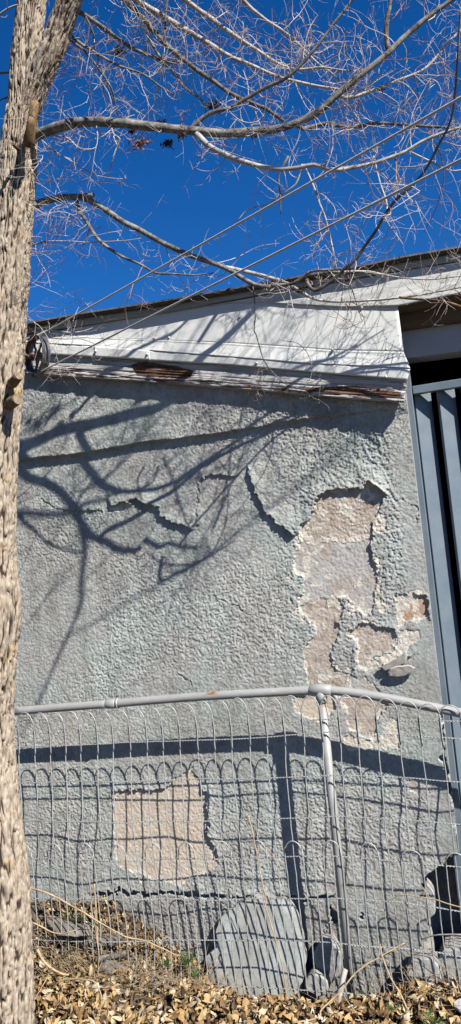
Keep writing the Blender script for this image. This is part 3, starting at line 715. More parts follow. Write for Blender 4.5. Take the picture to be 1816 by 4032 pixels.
ARC = zline([(20, 2806), (300, 2803), (600, 2786), (908, 2750), (1100, 2742), (1260, 2738), (1420, 2740), (1600, 2760), (1816, 2782), (2000, 2800)])
MID = zline([(100, 3314), (480, 3314), (908, 3308), (1335, 3300), (1560, 3325), (1816, 3350), (2000, 3360)])
wob = lambda x, z, s: 0.004 * (vn(np.array(x * 9.0), np.array(z * 4.0), s) - 0.5)
def bulge(x, z):
    return -0.034 * smooth01((1.03 - z) / 0.22) * np.clip(fbm(x * 2.6 + 4, z * 2.4, 2, 37) * 1.9 - 0.55, 0, 1.2)
def wire_part(name, pts, r=0.0023, step=0.012):
    P, _ = cr(pts, step); P = P.copy()
    P[:, 0] += 0.003 * (vn(P[:, 2] * 28, P[:, 0] * 3, 33) - 0.5); P[:, 1] += 0.004 * (vn(P[:, 2] * 7, P[:, 0] * 9, 35) - 0.5) + bulge(P[:, 0], P[:, 2]); P[:, 0] += 0.009 * (vn(P[:, 2] * 5, P[:, 0] * 6, 38) - 0.5) * smooth01((1.0 - P[:, 2]) / 0.3)
    m = MB(); m.tube(P, r, 5); return m.build(name, M['galv'], fence, True)
for i in range(len(TX) - 1):
    x0, x1 = TX[i], TX[i + 1]; xm = (x0 + x1) / 2
    zt = float(ARC(xm)) + 0.006 * (random.random() - 0.5); z1 = float(ST[0](x0)); zs2_ = float(ST[1](x1)) - 0.03 - 0.015 * random.random()
    zb = float(ST[7](x0)) - 0.012 - 0.03 * random.random(); a = (x1 - x0) / 2
    lean = 0.006 * (random.random() - 0.5)
    pts = [(x0 + lean, FW_, zb), (x0 + lean * 0.7, FW_, float(ST[5](x0))), (x0 + lean * 0.3, FW_, float(ST[3](x0))), (x0, FW_, z1 - 0.03), (x0, FW_ - 0.002, z1)]
    hz = zt - z1
    for t in np.linspace(0.12, 0.88, 9):
        th = pi * (1 - t); pts.append((xm + a * 1.06 * cos(th) + 0.003, FW_ - 0.004, z1 + hz * sin(th) ** 0.8))
    pts += [(x1 + 0.0042, FW_ - 0.003, z1), (x1 + 0.0042, FW_ - 0.002, zs2_)]
    wire_part("picket_wire", pts)
    # short hoop round every second wire, its legs run down between the tall ones
    if i % 2 == 1 and i > 0:
        xa = (TX[i - 1] + TX[i]) / 2 + 0.002; xb = (TX[i] + TX[i + 1]) / 2 - 0.002; xm = (xa + xb) / 2; a = (xb - xa) / 2
        zt = float(MID(xm)) + 0.008 * (random.random() - 0.5); zk = float(ST[4](xm)) + 0.005
        pts = [(xa, FW_ - 0.005, float(ST[7](xa)) - 0.012 - 0.02 * random.random()), (xa, FW_ - 0.003, float(ST[6](xa))), (xa, FW_ - 0.004, zk)]
        for t in np.linspace(0.12, 0.88, 9):
            th = pi * (1 - t); pts.append((xm + a * cos(th), FW_ - 0.005, zk + (zt - zk) * sin(th) ** 0.85))
        pts += [(xb, FW_ - 0.004, zk), (xb, FW_ - 0.003, float(ST[6](xb))), (xb, FW_ - 0.005, float(ST[7](xb)) - 0.012 - 0.02 * random.random())]
        wire_part("hoop_wire", pts)
for si, st in enumerate(ST):
    xs_ = np.arange(TX[0] - 0.05, TX[-1], 0.0035)
    zz = st(xs_) + 0.009 * (fbm(xs_ * 7, xs_ * 0 + si, 2, 36) - 0.5)
    m = MB()
    for ph in (0, pi):
        a = 2 * pi * xs_ / 0.024 + ph; rr = 0.0016
        m.tube(np.stack([xs_, FW_ - 0.0005 + bulge(xs_, zz) + rr * np.cos(a), zz + rr * np.sin(a)], 1), 0.0015, 4)
    m.build("twisted_wire", M['galv'], fence, True)

# ------------------------------------------------------------------ tree
tree = thing("elm_tree", (-1.84, 2.56, 0.0), "bare leafless tree with a thick furrowed trunk and pale drooping limbs", "tree")
def bark_tube(name, pts, hw, Y, mat, nth=150, step=0.006, ampk=1.0, disp=0.014):
    P = []; R = []
    for (a, b), w, y in zip(pts, hw, Y):
        c = onY(a, b, y); dpt = (c - CAM) @ _f
        P.append(c); R.append(w / FPX * dpt)
    P, R = cr(P, step, R); m = len(P)
    T = np.gradient(P, axis=0); T /= np.linalg.norm(T, axis=1)[:, None]
    s = np.concatenate([[0], np.cumsum(np.linalg.norm(np.diff(P, axis=0), axis=1))])
    th = np.arange(nth) * 2 * pi / nth
    e1 = np.cross(T, np.array([0, 1.0, 0])); e1 /= np.linalg.norm(e1, axis=1)[:, None]; e2 = np.cross(T, e1)
    TH, SS = np.meshgrid(th, s); RR = R[:, None] + 0 * TH
    r_ref = R.mean()
    u = TH * r_ref
    wrp = 0.012 * (fbm(u * 14 + 3, SS * 10, 2, 101) - 0.5); wrs = 0.03 * (fbm(u * 16, SS * 9, 2, 102) - 0.5)
    # lattice of elongated ridges: distance field made from ridged noise, seam kept on the far side
    rd = 1 - np.abs(2 * fbm((u + wrp) * 105, (SS + wrs) * 9, 2, 103) - 1)
    rd2 = 1 - np.abs(2 * fbm((u - wrp) * 170, (SS + wrs) * 24, 2, 104) - 1)
    fur = np.clip((rd - 0.80) * 6, 0, 1); fur2 = np.clip((rd2 - 0.84) * 6, 0, 1)
    ridge = np.clip(1 - np.maximum(fur, 0.6 * fur2), 0, 1)
    lum = 0.10 * (fbm(TH * 0.9, SS * 3.0, 2, 105) - 0.5)
    rad = RR * (1 + lum) - disp * ampk * (1 - ridge) + disp * 0.5 * (fbm(u * 90, SS * 40, 2, 106) - 0.5)
    V = P[:, None, :] + rad[:, :, None] * (np.cos(TH)[:, :, None] * e1[:, None, :] + np.sin(TH)[:, :, None] * e2[:, None, :])
    i = np.arange(m * nth).reshape(m, nth); j = np.roll(i, -1, 1)
    F_ = np.stack([i[:-1].ravel(), j[:-1].ravel(), j[1:].ravel(), i[1:].ravel()], 1)
    o = obj(name, V.reshape(-1, 3), F_, mat, tree, True)
    at = o.data.attributes.new("ridge", 'FLOAT', 'POINT'); at.data.foreach_set("value", ridge.ravel().astype(np.float32))
    return P, R
tr = [(4400, 150, 165), (4100, 132, 142), (3800, 126, 135), (3500, 116, 130), (3250, 88, 126), (3000, 58, 122), (2800, 50, 119), (2600, 64, 116), (2400, 82, 114), (2200, 62, 111), (1900, 67, 106), (1500, 91, 100),
      (1300, 103, 96), (1100, 116, 90), (900, 128, 83), (700, 140, 76), (550, 148, 70), (450, 152, 64)]
stemA = [(430, 92, 60), (300, 95, 58), (150, 108, 57), (0, 125, 57), (-300, 150, 52), (-700, 180, 44), (-1200, 230, 34), (-1800, 300, 20)]
bark_tube("trunk", [(r - w, y) for y, r, w in tr] + [(c, y) for y, c, w in stemA], [w for _, _, w in tr] + [w for _, _, w in stemA],
          [2.56] * (len(tr) + 3) + [2.56, 2.57, 2.6, 2.62, 2.62], M['bark'], 190, 0.0058)
sb = [(95, 480, 40, 2.56), (125, 400, 47, 2.55), (158, 300, 50, 2.54), (200, 200, 51, 2.53), (238, 100, 50, 2.52), (274, 0, 48, 2.50), (350, -220, 44, 2.45), (450, -500, 39, 2.38), (560, -820, 34, 2.30), (700, -1250, 26, 2.2), (800, -1700, 14, 2.1)]
SBP, SBR = bark_tube("stem", [(a, b) for a, b, _, _ in sb], [w for _, _, w, _ in sb], [y for *_, y in sb], M['bark'], 120, 0.007, 0.85)
# broken stubs on the trunk
def stub(pts, r0, r1, Y, tip):
    P = [onY(a, b, y) for (a, b), y in zip(pts, Y)]; P, _ = cr(P, 0.02)
    m = MB(); R = np.linspace(r0, r1, len(P)); m.tube(P, R, 12); o = m.build("broken_stub", M['stubwood'], tree, True)
    m = MB(); d = P[-1] - P[-2]; d /= np.linalg.norm(d); m.tube([P[-1] - d * 0.002, P[-1] + d * 0.003], r1 * 0.97, 12); m.build("cut_end", M['endgrain'], o)
stub([(112, 570), (126, 490), (138, 402)], 0.022, 0.015, [2.460, 2.445, 2.440], 0)
stub([(108, 575), (116, 520), (128, 462)], 0.020, 0.013, [2.445, 2.420, 2.405], 0)
stub([(75, 590), (62, 578), (50, 566)], 0.008, 0.006, [2.460, 2.430, 2.400], 0)
stub([(40, 1590), (56, 1580), (70, 1572)], 0.024, 0.020, [2.510, 2.480, 2.460], 0)
stub([(48, 1510), (62, 1495), (74, 1480)], 0.020, 0.017, [2.510, 2.480, 2.465], 0)

LIMBS = []       # (points, radii, density)
def limb(pts, d0, d1, Y, mat='limb', dens=1.0, n=8, name="limb", px=True, knobs=0.10, raw=False):
    """traced limb: pixel points, depth plane per point, diameters in photo pixels"""
    if np.isscalar(Y): Y = [Y] * len(pts)
    if Y is not None and len(Y) == 2 and len(pts) != 2: Y = np.linspace(Y[0], Y[1], len(pts))
    if px and not raw: Y = [W - (W - y) * 0.78 for y in Y]
    P = np.array([onY(a, b, y) for (a, b), y in zip(pts, Y)]) if px else np.array(pts, float)
    if px: dep = (P - CAM) @ _f; R = np.linspace(d0, d1, len(P)) / 2 / FPX * dep
    else: R = np.linspace(d0, d1, len(P)) / 2
    P, R = cr(P, 0.02, R)
    k = np.arange(len(P)); P = P + 0.0035 * np.stack([vn(k * 0.35, k * 0, random.randint(0, 90)) - 0.5 for _ in range(3)], 1)
    Rw = R * (1 + knobs * 3 * np.clip(vn(k * 0.55, k * 0, random.randint(0, 90)) - 0.72, 0, 1) + knobs * (vn(k * 0.3, k * 0, 5) - 0.5))
    m = MB(); m.tube(P, Rw, n); m.build(name, M[mat], tree, True)
    LIMBS.append((P, R, dens)); return P
C1 = lambda p: S(0, 0, p); C2 = lambda p: S(908, 0, p); C3 = lambda p: S(0, 600, p); C4 = lambda p: S(908, 600, p)
L1 = [(110, 560), (150, 530), (274, 487), (400, 480), (560, 495), (700, 510), (870, 525), (1025, 515), (1143, 493), (1245, 446), (1346, 360), (1456, 266), (1526, 211), (1597, 141), (1691, 63), (1777, 0), (1890, -95), (2040, -260)]
limb(L1, 42, 14, [2.55, 2.53, 2.50, 2.50, 2.52, 2.56, 2.59, 2.61, 2.62, 2.64, 2.645, 2.66, 2.68, 2.70, 2.71, 2.72, 2.73, 2.74], 'limb', 0.9, 12, raw=True)
limb(C2([(795, 270), (782, 180), (790, 80), (810, 0), (830, -120)]), 20, 12, 2.65, 'limb', 0.9)
limb(C2([(545, 480), (600, 492), (700, 460), (830, 410), (980, 345), (1100, 210), (1160, 150), (1260, 60)]), 15, 7, [2.60, 2.82], 'limbpale', 1.5)
limb(C2([(340, 635), (380, 645), (490, 620), (600, 640), (740, 620), (900, 630), (1080, 640), (1160, 650), (1300, 670)]), 17, 7, [2.56, 2.66, 2.72, 2.76, 2.78, 2.8, 2.8, 2.8, 2.8], 'limbdark', 1.4)
limb([(775, 530), (830, 579), (908, 618), (986, 646), (1088, 665), (1166, 661), (1237, 650), (1315, 669), (1440, 650), (1573, 607), (1660, 556), (1738, 524), (1816, 501), (1926, 470)], 24, 9,
     [2.57, 2.56, 2.55, 2.54, 2.54, 2.545, 2.55, 2.58, 2.62, 2.65, 2.66, 2.67, 2.68, 2.70], 'limbpale', 0.9, raw=True)
limb(C2([(904, 765), (1000, 810), (1100, 855), (1160, 855), (1260, 840)]), 8, 4, [2.57, 2.7], 'limbpale', 0.7)
limb(C1([(950, 665), (1000, 610), (1060, 570), (1160, 545)]) + C2([(0, 545), (90, 490), (180, 440), (270, 400), (330, 350), (430, 240), (520, 120), (610, 0), (700, -150)]), 18, 9, [2.46, 2.52], 'limbdark', 0.9)
limb(C1([(480, -330), (560, -150), (690, 0), (800, 70), (900, 130), (1000, 190), (1100, 250)]) + C2([(0, 285), (130, 340), (250, 390), (400, 425), (540, 450), (620, 462)]), 30, 8, [2.35, 2.6, 2.72] + [2.8] * 10, 'limbpale', 1.2)
limb(C1([(450, -280), (540, -120), (630, 0), (700, 70), (750, 130), (830, 220), (900, 280), (1000, 360), (1080, 410), (1160, 470)]) + C2([(110, 520), (200, 560), (270, 610)]), 26, 13, [2.36, 2.55, 2.68] + [2.76] * 10, 'limbdark', 1.1)
limb(C1([(600, -330), (720, -160), (930, 0), (1040, 80), (1160, 165)]) + C2([(130, 250), (240, 320), (330, 350), (470, 340), (610, 360), (700, 340)]), 24, 6, [2.3, 2.55, 2.72] + [2.82] * 8, 'limbpale', 1.2)
limb(C2([(-80, -150), (60, 0), (150, 80), (260, 155), (350, 230), (440, 320), (520, 380), (590, 470)]), 18, 4, [2.6, 2.8, 2.84, 2.84, 2.84, 2.84, 2.84, 2.84], 'limbpale', 1.0)
limb(C1([(395, 60), (440, 85), (520, 140), (600, 200), (680, 250), (780, 290), (870, 315), (905, 310)]), 19, 9, [2.44, 2.5, 2.6, 2.7, 2.75, 2.78, 2.8, 2.8], 'limb', 1.2)
limb(C1([(780, 290), (860, 345), (930, 440), (1010, 500), (1060, 545)]), 12, 7, [2.78, 2.8], 'limb', 1.1)
limb(C1([(335, 165), (420, 230), (500, 275), (600, 330), (720, 370), (800, 430), (880, 480)]), 13, 5, [2.46, 2.8], 'limb', 1.2)
limb(C1([(330, 190), (420, 250), (500, 350), (560, 440), (580, 520), (600, 600)]), 10, 5, [2.46, 2.75], 'limb', 1.0)
limb(C1([(740, 130), (750, 190), (790, 260), (810, 290)]), 13, 9, 2.76, 'limb', 0.6)
limb(C1([(850, -60), (835, 60), (830, 180), (820, 300), (800, 400)]), 11, 5, 2.75, 'limbdark', 0.8)
limb(C1([(560, 620), (562, 650), (575, 680), (605, 700), (580, 760), (545, 890)]), 9, 4, 2.43, 'limbpale', 0.9)
limb(C1([(140, 672), (175, 675), (230, 680), (330, 690), (400, 745), (500, 760)]), 9, 4, [2.46, 2.4], 'limbpale', 0.8)
limb(C1([(140, 672), (180, 680), (260, 750), (340, 800), (450, 865), (520, 890), (610, 900)]), 7, 3, [2.45, 2.4], 'limbpale', 0.7)
limb(C1([(430, 80), (470, 170), (480, 250), (540, 420), (570, 520)]), 9, 4, [2.48, 2.75], 'limb', 0.9)
# second tier
limb([(80, 840), (129, 815), (172, 792), (258, 776), (313, 774), (368, 767)], 33, 20, [2.58, 2.61, 2.63, 2.63, 2.62, 2.60], 'limb', 0.35, 10, raw=True)
limb([(313, 776), (344, 786), (415, 827), (485, 874), (564, 913), (650, 960), (744, 1003), (822, 1031), (908, 1065), (1002, 1121), (1065, 1128)], 24, 17, [2.62, 2.62, 2.63, 2.63, 2.64, 2.64, 2.62, 2.60, 2.60, 2.61, 2.62], 'limb', 0.35, 10, raw=True)
limb([(877, 1054), (908, 1056)] + C4([(100, 605), (230, 640), (290, 662), (340, 690), (420, 735), (520, 750), (700, 745), (850, 730), (960, 715), (1150, 680), (1300, 650)]), 18, 5, [2.46, 2.48, 2.52, 2.60, 2.66, 2.70, 2.76, 2.80, 2.84, 2.86, 2.86, 2.86, 2.84], 'limbpale', 0.75)
limb(C4([(200, 675), (320, 655), (400, 600), (470, 590), (560, 590), (640, 575)]), 16, 6, [2.50, 2.48, 2.47, 2.46, 2.46, 2.46], 'limb', 0.6)
limb(C4([(470, 592), (560, 600), (700, 600), (850, 630), (1000, 640), (1150, 625), (1280, 600)]), 9, 4, [2.46, 2.6, 2.74, 2.8, 2.82, 2.82, 2.8], 'limbpale', 0.9)
limb(C4([(850, 728), (900, 733), (1000, 740), (1100, 755), (1200, 790)]), 10, 9, [2.84, 2.84, 2.83, 2.82, 2.81], 'stubwood', 0.3)
limb(C3([(385, 235), (400, 290), (430, 340), (480, 420), (540, 475), (620, 525), (700, 560), (780, 605), (860, 610), (980, 615), (1080, 605)]), 17, 5, [2.49, 2.42], 'limb', 0.7)
limb(C3([(110, 495), (180, 462), (250, 450), (350, 450), (560, 450), (710, 430)]), 10, 3, [2.48, 2.40], 'limbpale', 0.6)
limb([(1816, 31), (1808, 157), (1800, 274), (1777, 470), (1722, 579), (1675, 670), (1620, 733), (1558, 788), (1519, 843), (1480, 913), (1440, 968), (1401, 1023), (1354, 1062), (1315, 1101), (1268, 1132), (1237, 1144), (1217, 1124), (1209, 1101)], 8, 15,
     [2.24, 2.27, 2.31, 2.39, 2.43, 2.46, 2.47, 2.48, 2.50, 2.52, 2.54, 2.55, 2.56, 2.57, 2.57, 2.57, 2.58, 2.60], 'limbdark', 0.6, raw=True)
limb(C4([(370, 60), (420, 170), (450, 260), (480, 340), (500, 420), (520, 500), (530, 590)]), 8, 6, 2.46, 'limbpale', 0.8)
limb(C4([(290, 20), (245, 110), (250, 200), (255, 310)]), 10, 4, 2.42, 'limbdark', 0.2)
limb(C4([(720, 20), (745, 130), (780, 240), (790, 300)]), 7, 6, [2.55, 2.40], 'limbpale', 1.0)
limb(C4([(775, 320), (800, 370), (850, 440), (870, 470)]), 6, 3, 2.38, 'limbpale', 0.9)
limb(C4([(830, 0), (835, 120), (830, 240)]), 6, 5, [2.56, 2.38], 'twigred', 0.8)
limb(C4([(360, 60), (330, 160), (260, 210), (180, 265), (90, 285), (30, 350)]), 8, 3, 2.44, 'limbpale', 0.6)
limb(C4([(110, 665), (125, 800), (120, 894)]) + S(908, 1200, [(130, 150), (170, 280), (230, 360), (300, 410), (370, 412), (410, 340), (390, 250), (340, 195), (260, 182)]), 5.5, 2.5, [2.48, 2.82], 'limb', 0.4, 6)
limb([(60, 1340)] + S(0, 1250, [(270, 250), (430, 200), (560, 150), (700, 165), (820, 170), (960, 150), (1140, 80)], 400 / 1160), 8, 3, [2.5, 2.72], 'limbpale', 0.7, 6)
limb([(60, 1330)] + S(0, 1250, [(300, 300), (420, 260), (560, 235), (760, 245), (930, 245), (1100, 310)], 400 / 1160), 5, 2, [2.5, 2.72], 'limb', 0.7, 6)
limb(C1([(-60, 120), (40, 45), (140, 5), (230, -60)]), 9, 5, 2.34, 'limbpale', 0.7)
limb(C1([(-60, 372), (0, 368), (75, 366)]), 8, 8, 2.5, 'limb', 0.7)
limb(C1([(80, 480), (10, 500), (-60, 540)]), 8, 5, 2.58, 'limb', 1.0)
# limbs over the viewer's head, beyond the top of the frame: their shadows lie on the wall
SN = SUN
def overhead(pts, d0, d1, g0, g1, start=None, dens=0.2):
    d0 *= 0.8; d1 *= 0.8
    Wp = [onY(a, b, W) for a, b in pts]; g = np.linspace(g0, g1, len(Wp)) * 0.82
    P = [w + SN * q for w, q in zip(Wp, g)]
    if start is not None: P = [np.array(start), (np.array(start) + P[0]) / 2 + np.array([0, 0, 0.12])] + P
    limb(P, d0, d1, None, 'limb', dens, 8, px=False)
sbp = SBP[int(len(SBP) * 0.62)]; sbp2 = SBP[int(len(SBP) * 0.74)]
overhead([(-150, 2025), (59, 2019), (200, 2026), (290, 2018), (337, 1988), (438, 1964), (548, 1941), (658, 1917)], 0.026, 0.014, 1.15, 1.30, sbp)
overhead([(290, 2018), (315, 2060), (333, 2168), (321, 2285), (317, 2379), (270, 2497), (211, 2627), (149, 2772), (110, 2860)], 0.026, 0.014, 1.214, 1.85)
overhead([(658, 1917), (760, 1893), (908, 1851), (1000, 1838)], 0.010, 0.006, 1.30, 1.36)
overhead([(290, 2018), (330, 1935), (391, 1902), (438, 1863), (501, 1800), (595, 1700), (700, 1590), (790, 1490)], 0.016, 0.007, 1.214, 1.5)
overhead([(548, 1941), (610, 1868), (681, 1800), (752, 1709), (861, 1576), (960, 1450)], 0.010, 0.005, 1.279, 1.5)
overhead([(-100, 1850), (78, 1748), (274, 1623), (407, 1544), (560, 1440), (700, 1330)], 0.012, 0.005, 1.12, 1.3, sbp2)
overhead([(-100, 1800), (86, 1693), (235, 1576), (337, 1505), (440, 1420)], 0.010, 0.004, 1.12, 1.3, sbp2)
overhead([(270, 2497), (376, 2450), (501, 2372), (673, 2278), (814, 2192), (908, 2130), (1033, 2035), (1160, 1930), (1290, 1826), (1420, 1700)], 0.012, 0.006, 1.61, 1.85)
for q_, ga, gb in (([(438, 1863), (520, 1760), (640, 1600), (760, 1440), (860, 1300)], 1.337, 1.5), ([(330, 1935), (420, 1810), (560, 1640), (690, 1470), (770, 1360)], 1.255, 1.45),
                   ([(610, 1868), (700, 1795), (860, 1655), (1000, 1520), (1160, 1340), (1240, 1240)], 1.323, 1.5), ([(658, 1917), (800, 1805), (960, 1665), (1120, 1500), (1300, 1300)], 1.30, 1.5),
                   ([(501, 1800), (600, 1640), (680, 1500), (760, 1330)], 1.377, 1.5), ([(320, 2300), (430, 2190), (560, 2080), (720, 1960)], 1.453, 1.5), ([(329, 2235), (200, 2330), (90, 2480)], 1.42, 1.5),
                   ([(752, 1709), (880, 1600), (1000, 1440), (1120, 1280)], 1.41, 1.5)):
    overhead(q_, 0.0075, 0.0035, ga, gb, None, 0.35)
overhead([(330, 2200), (250, 2260), (180, 2360), (110, 2460)], 0.009, 0.004, 1.40, 1.5)
overhead([(1033, 2035), (1150, 1920), (1284, 1815), (1400, 1720)], 0.008, 0.004, 1.77, 1.8)

# twigs: curved fine shoots from every limb
TW = {'twig': MB(), 'twigred': MB()}
rnd = random.Random(5)
def rv():
    while True:
        v = np.array([rnd.uniform(-1, 1) for _ in range(3)])
        l = np.linalg.norm(v)
        if 0.1 < l < 1: return v / l
def grow(p, d, length, r0, level, key):
    n = 5 + (3 if level == 0 else 1 if level == 1 else 0); st = length / n
    bend = rv() * 0.9 + np.array([0, 0, rnd.choice((-0.5, 0.35, 0.8))]); P = [p]; dd = d.copy()
    for i in range(n):
        dd = dd + (bend * 0.30 + rv() * 0.20) ; dd /= np.linalg.norm(dd); q = P[-1] + dd * st
        if q[1] > 2.96 and q[2] < 2.97: dd[1] = -abs(dd[1]) - 0.2; dd /= np.linalg.norm(dd); q = P[-1] + dd * st
        P.append(q)
    P = np.array(P); R = np.linspace(r0, r0 * 0.42, len(P))
    TW[key].tube(P, R, 3 if level else 4, cap=False)
    if level < 2:
        cnt = rnd.randint(3, 5) if level == 0 else rnd.randint(1, 3)
        for _ in range(cnt):
            k = rnd.randint(1, n - 1); t = P[k] - P[k - 1]; t /= np.linalg.norm(t)
            sdir = rv(); sdir -= t * (sdir @ t); sdir /= np.linalg.norm(sdir)
            nk = 'twigred' if (level == 1 and rnd.random() < 0.35) else key
            grow(P[k], t * 0.5 + sdir * 0.9, length * rnd.uniform(0.35, 0.65), max(r0 * 0.6, 0.0006), level + 1, nk)
for P, R, dens in LIMBS:
    L = np.linalg.norm(np.diff(P, axis=0), axis=1).sum(); cnt = int(L * 30 * dens)
    for _ in range(cnt):
        k = rnd.randint(2, len(P) - 2) if len(P) > 5 else 1
        t = P[k + 1] - P[k - 1]; t /= np.linalg.norm(t)
        sdir = rv(); sdir[1] *= 0.7; sdir -= t * (sdir @ t); sdir /= np.linalg.norm(sdir)
        lv = 0 if rnd.random() < 0.45 else 1
        grow(P[k], t * rnd.uniform(0.2, 0.8) + sdir, rnd.uniform(0.11, 0.30) if lv == 0 else rnd.uniform(0.06, 0.17),
             min(R[k] * 0.55, rnd.uniform(0.0013, 0.0024)) if lv == 0 else 0.0011, lv, 'twig' if rnd.random() < 0.88 else 'twigred')
# shoots straight off the trunk
for a, b_, cnt in ((145, 620, 5), (140, 700, 5), (125, 790, 4), (122, 1000, 5), (118, 1110, 5), (108, 1250, 5), (150, 420, 5), (190, 300, 6), (230, 220, 6)):
    for _ in range(cnt):
        p = onY(a - 10, b_ + rnd.uniform(-25, 25), 2.53)
        grow(p, np.array([rnd.uniform(0.5, 1), rnd.uniform(-0.4, 0.1), rnd.uniform(-0.6, 0.5)]), rnd.uniform(0.12, 0.3), 0.0014, rnd.choice((0, 1)), rnd.choice(('twig', 'twigred')))
for k_, nm in (('twig', 'pale_twigs'), ('twigred', 'reddish_twigs')):
    o = TW[k_].build(nm, M[k_], tree, True); tag(o, kind="stuff")
# dark dead clumps caught on the limbs
for a, b_, y, r in ((635, 492, 2.43, 0.028), (660, 560, 2.43, 0.024), (715, 530, 2.45, 0.018), (840, 415, 2.76, 0.042), (1005, 525, 2.50, 0.022), (552, 560, 2.43, 0.045), (470, 200, 2.6, 0.03), (520, 515, 2.41, 0.014), (1180, 1140, 2.70, 0.016), (1498, 350, 2.7, 0.015)):
    y = W - (W - y) * 0.78; m = MB(); c = onY(a, b_, y); lean = np.array([rnd.uniform(-0.8, 0.8), 0, rnd.uniform(-1.0, -0.2)])
    for _ in range(70):
        d_ = rv() * 0.9 + lean * rnd.random(); d_ /= np.linalg.norm(d_); p = c + rv() * r * rnd.uniform(0, 0.8) * np.array([1.4, 0.8, 0.8])
        l_ = r * rnd.choice((0.25, 0.35, 0.5, 0.5, 1.0)); q = p + d_ * l_ * 0.5 + rv() * l_ * 0.3
        m.tube([p, q, q + d_ * l_ * 0.4 + rv() * l_ * 0.45], [0.0024, 0.002, 0.0009], 3, False)
    m.build("dead_clump", M['clump'] if a != 552 else M['twigred'], tree)

# ------------------------------------------------------------------ clothesline pulley and line
pc = onY(147, 1398, 2.66)
Yr = 1.62
ru = onY(1816, 372, Yr + 0.1); rl_ = onY(1816, 616, Yr)
hd = (ru + rl_) / 2 - pc; hd[2] = 0; hd /= np.linalg.norm(hd)
wax = np.cross(hd, np.array([0, 0, 1.0])); wax /= np.linalg.norm(wax)        # wheel axle
upv = np.array([0, 0, 1.0])
RWH = np.linalg.norm(onY(147, 1321, 2.66) - onY(147, 1474, 2.66)) / 2
pul = thing("clothesline_pulley", pc - np.array([0, 0, RWH]), "grey spoked metal pulley wheel hooked to the tree trunk carrying the clothesline", "pulley")
def ring_mesh(prof, n=48):
    v = []; f = []; k = len(prof)
    for i in range(n):
        a = 2 * pi * i / n; e = hd * cos(a) + upv * sin(a)
        v += [pc + e * r + wax * w for r, w in prof]
    for i in range(n):
        for j in range(k):
            f.append((i * k + j, i * k + (j + 1) % k, ((i + 1) % n) * k + (j + 1) % k, ((i + 1) % n) * k + j))
    return v, f
hw_ = 0.017
v, f = ring_mesh([(RWH, -hw_), (RWH, -hw_ + 0.003), (RWH * 0.90, -0.003), (RWH * 0.90, 0.003), (RWH, hw_ - 0.003), (RWH, hw_), (RWH * 0.93, hw_), (RWH * 0.80, 0.005), (RWH * 0.80, -0.005), (RWH * 0.93, -hw_)])
wh = obj("wheel_rim", v, f, M['steel'], pul, True)
wh.data.polygons.foreach_set("use_smooth", np.zeros(len(wh.data.polygons), dtype=bool))
for i in range(5):
    a = 2 * pi * i / 5 + 0.35; m = MB()
    pts = []
    for t in np.linspace(0.12, 0.84, 8):
        aa = a + 0.35 * sin(t * pi); pts.append(pc + (hd * cos(aa) + upv * sin(aa)) * RWH * t)
    m.tube(pts, [0.0075, 0.006, 0.005, 0.005, 0.005, 0.0055, 0.007, 0.009], 8); m.build("spoke", M['steel'], pul, True)
m = MB(); m.tube([pc - wax * 0.014, pc + wax * 0.014], 0.014, 16); m.build("hub", M['steel'], pul, True)
m = MB(); m.tube([pc - wax * 0.026, pc + wax * 0.026], 0.005, 10); m.build("axle", M['rust'], pul, True)
tp = onY(70, 1395, 2.58); m = MB()
for s_ in (-1, 1):
    P_ = [pc + wax * s_ * 0.021 + hd * 0.008, pc + wax * s_ * 0.021 - hd * 0.02, pc - hd * 0.055 + wax * s_ * 0.012, tp + (pc - tp) * 0.35]
    m.tube(cr(P_, 0.01)[0], [0.0065] * len(cr(P_, 0.01)[0]), 6)
m.build("bracket", M['rust'], pul, True)
m = MB(); a_ = tp + (pc - tp) * 0.4
m.tube(cr([a_, tp + (pc - tp) * 0.2 + np.array([0, 0, -0.012]), tp, tp + (tp - pc) * 0.3], 0.008)[0], 0.004, 8); m.build("hook", M['steel'], pul, True)
# cord guard hanging behind the wheel
m = MB(); m.tube(cr([pc - hd * 0.02 + wax * -0.02, pc - hd * 0.045 - upv * 0.04 + wax * -0.018, pc - hd * 0.05 - upv * RWH * 0.9, pc - hd * 0.02 - upv * (RWH + 0.008)], 0.01)[0], 0.004, 6); m.build("cord_guard", M['rust'], pul, True)
# the line: upper strand, round the wheel, lower strand, on past the right of the frame
rg = RWH * 0.92
topw = pc + upv * rg; botw = pc - upv * rg
pts = []
far = 3.2
for t in np.linspace(far, 0.06, 46): pts.append(topw + (ru - topw) * t + np.array([0, 0, -0.03 * (1 - (t / far)) * (t / far)]))
for a in np.linspace(pi / 2, 3 * pi / 2, 14): pts.append(pc + (hd * cos(a) + upv * sin(a)) * rg)
for t in np.linspace(0.06, far, 46): pts.append(botw + (rl_ - botw) * t + np.array([0, 0, -0.03 * (1 - (t / far)) * (t / far)]))
m = MB(); m.tube(pts, 0.0031, 6); ln = m.build("clothesline", M['rope'], None, True)
tag(ln, "double grey-white clothesline stretched from the pulley across the sky", "clothesline")

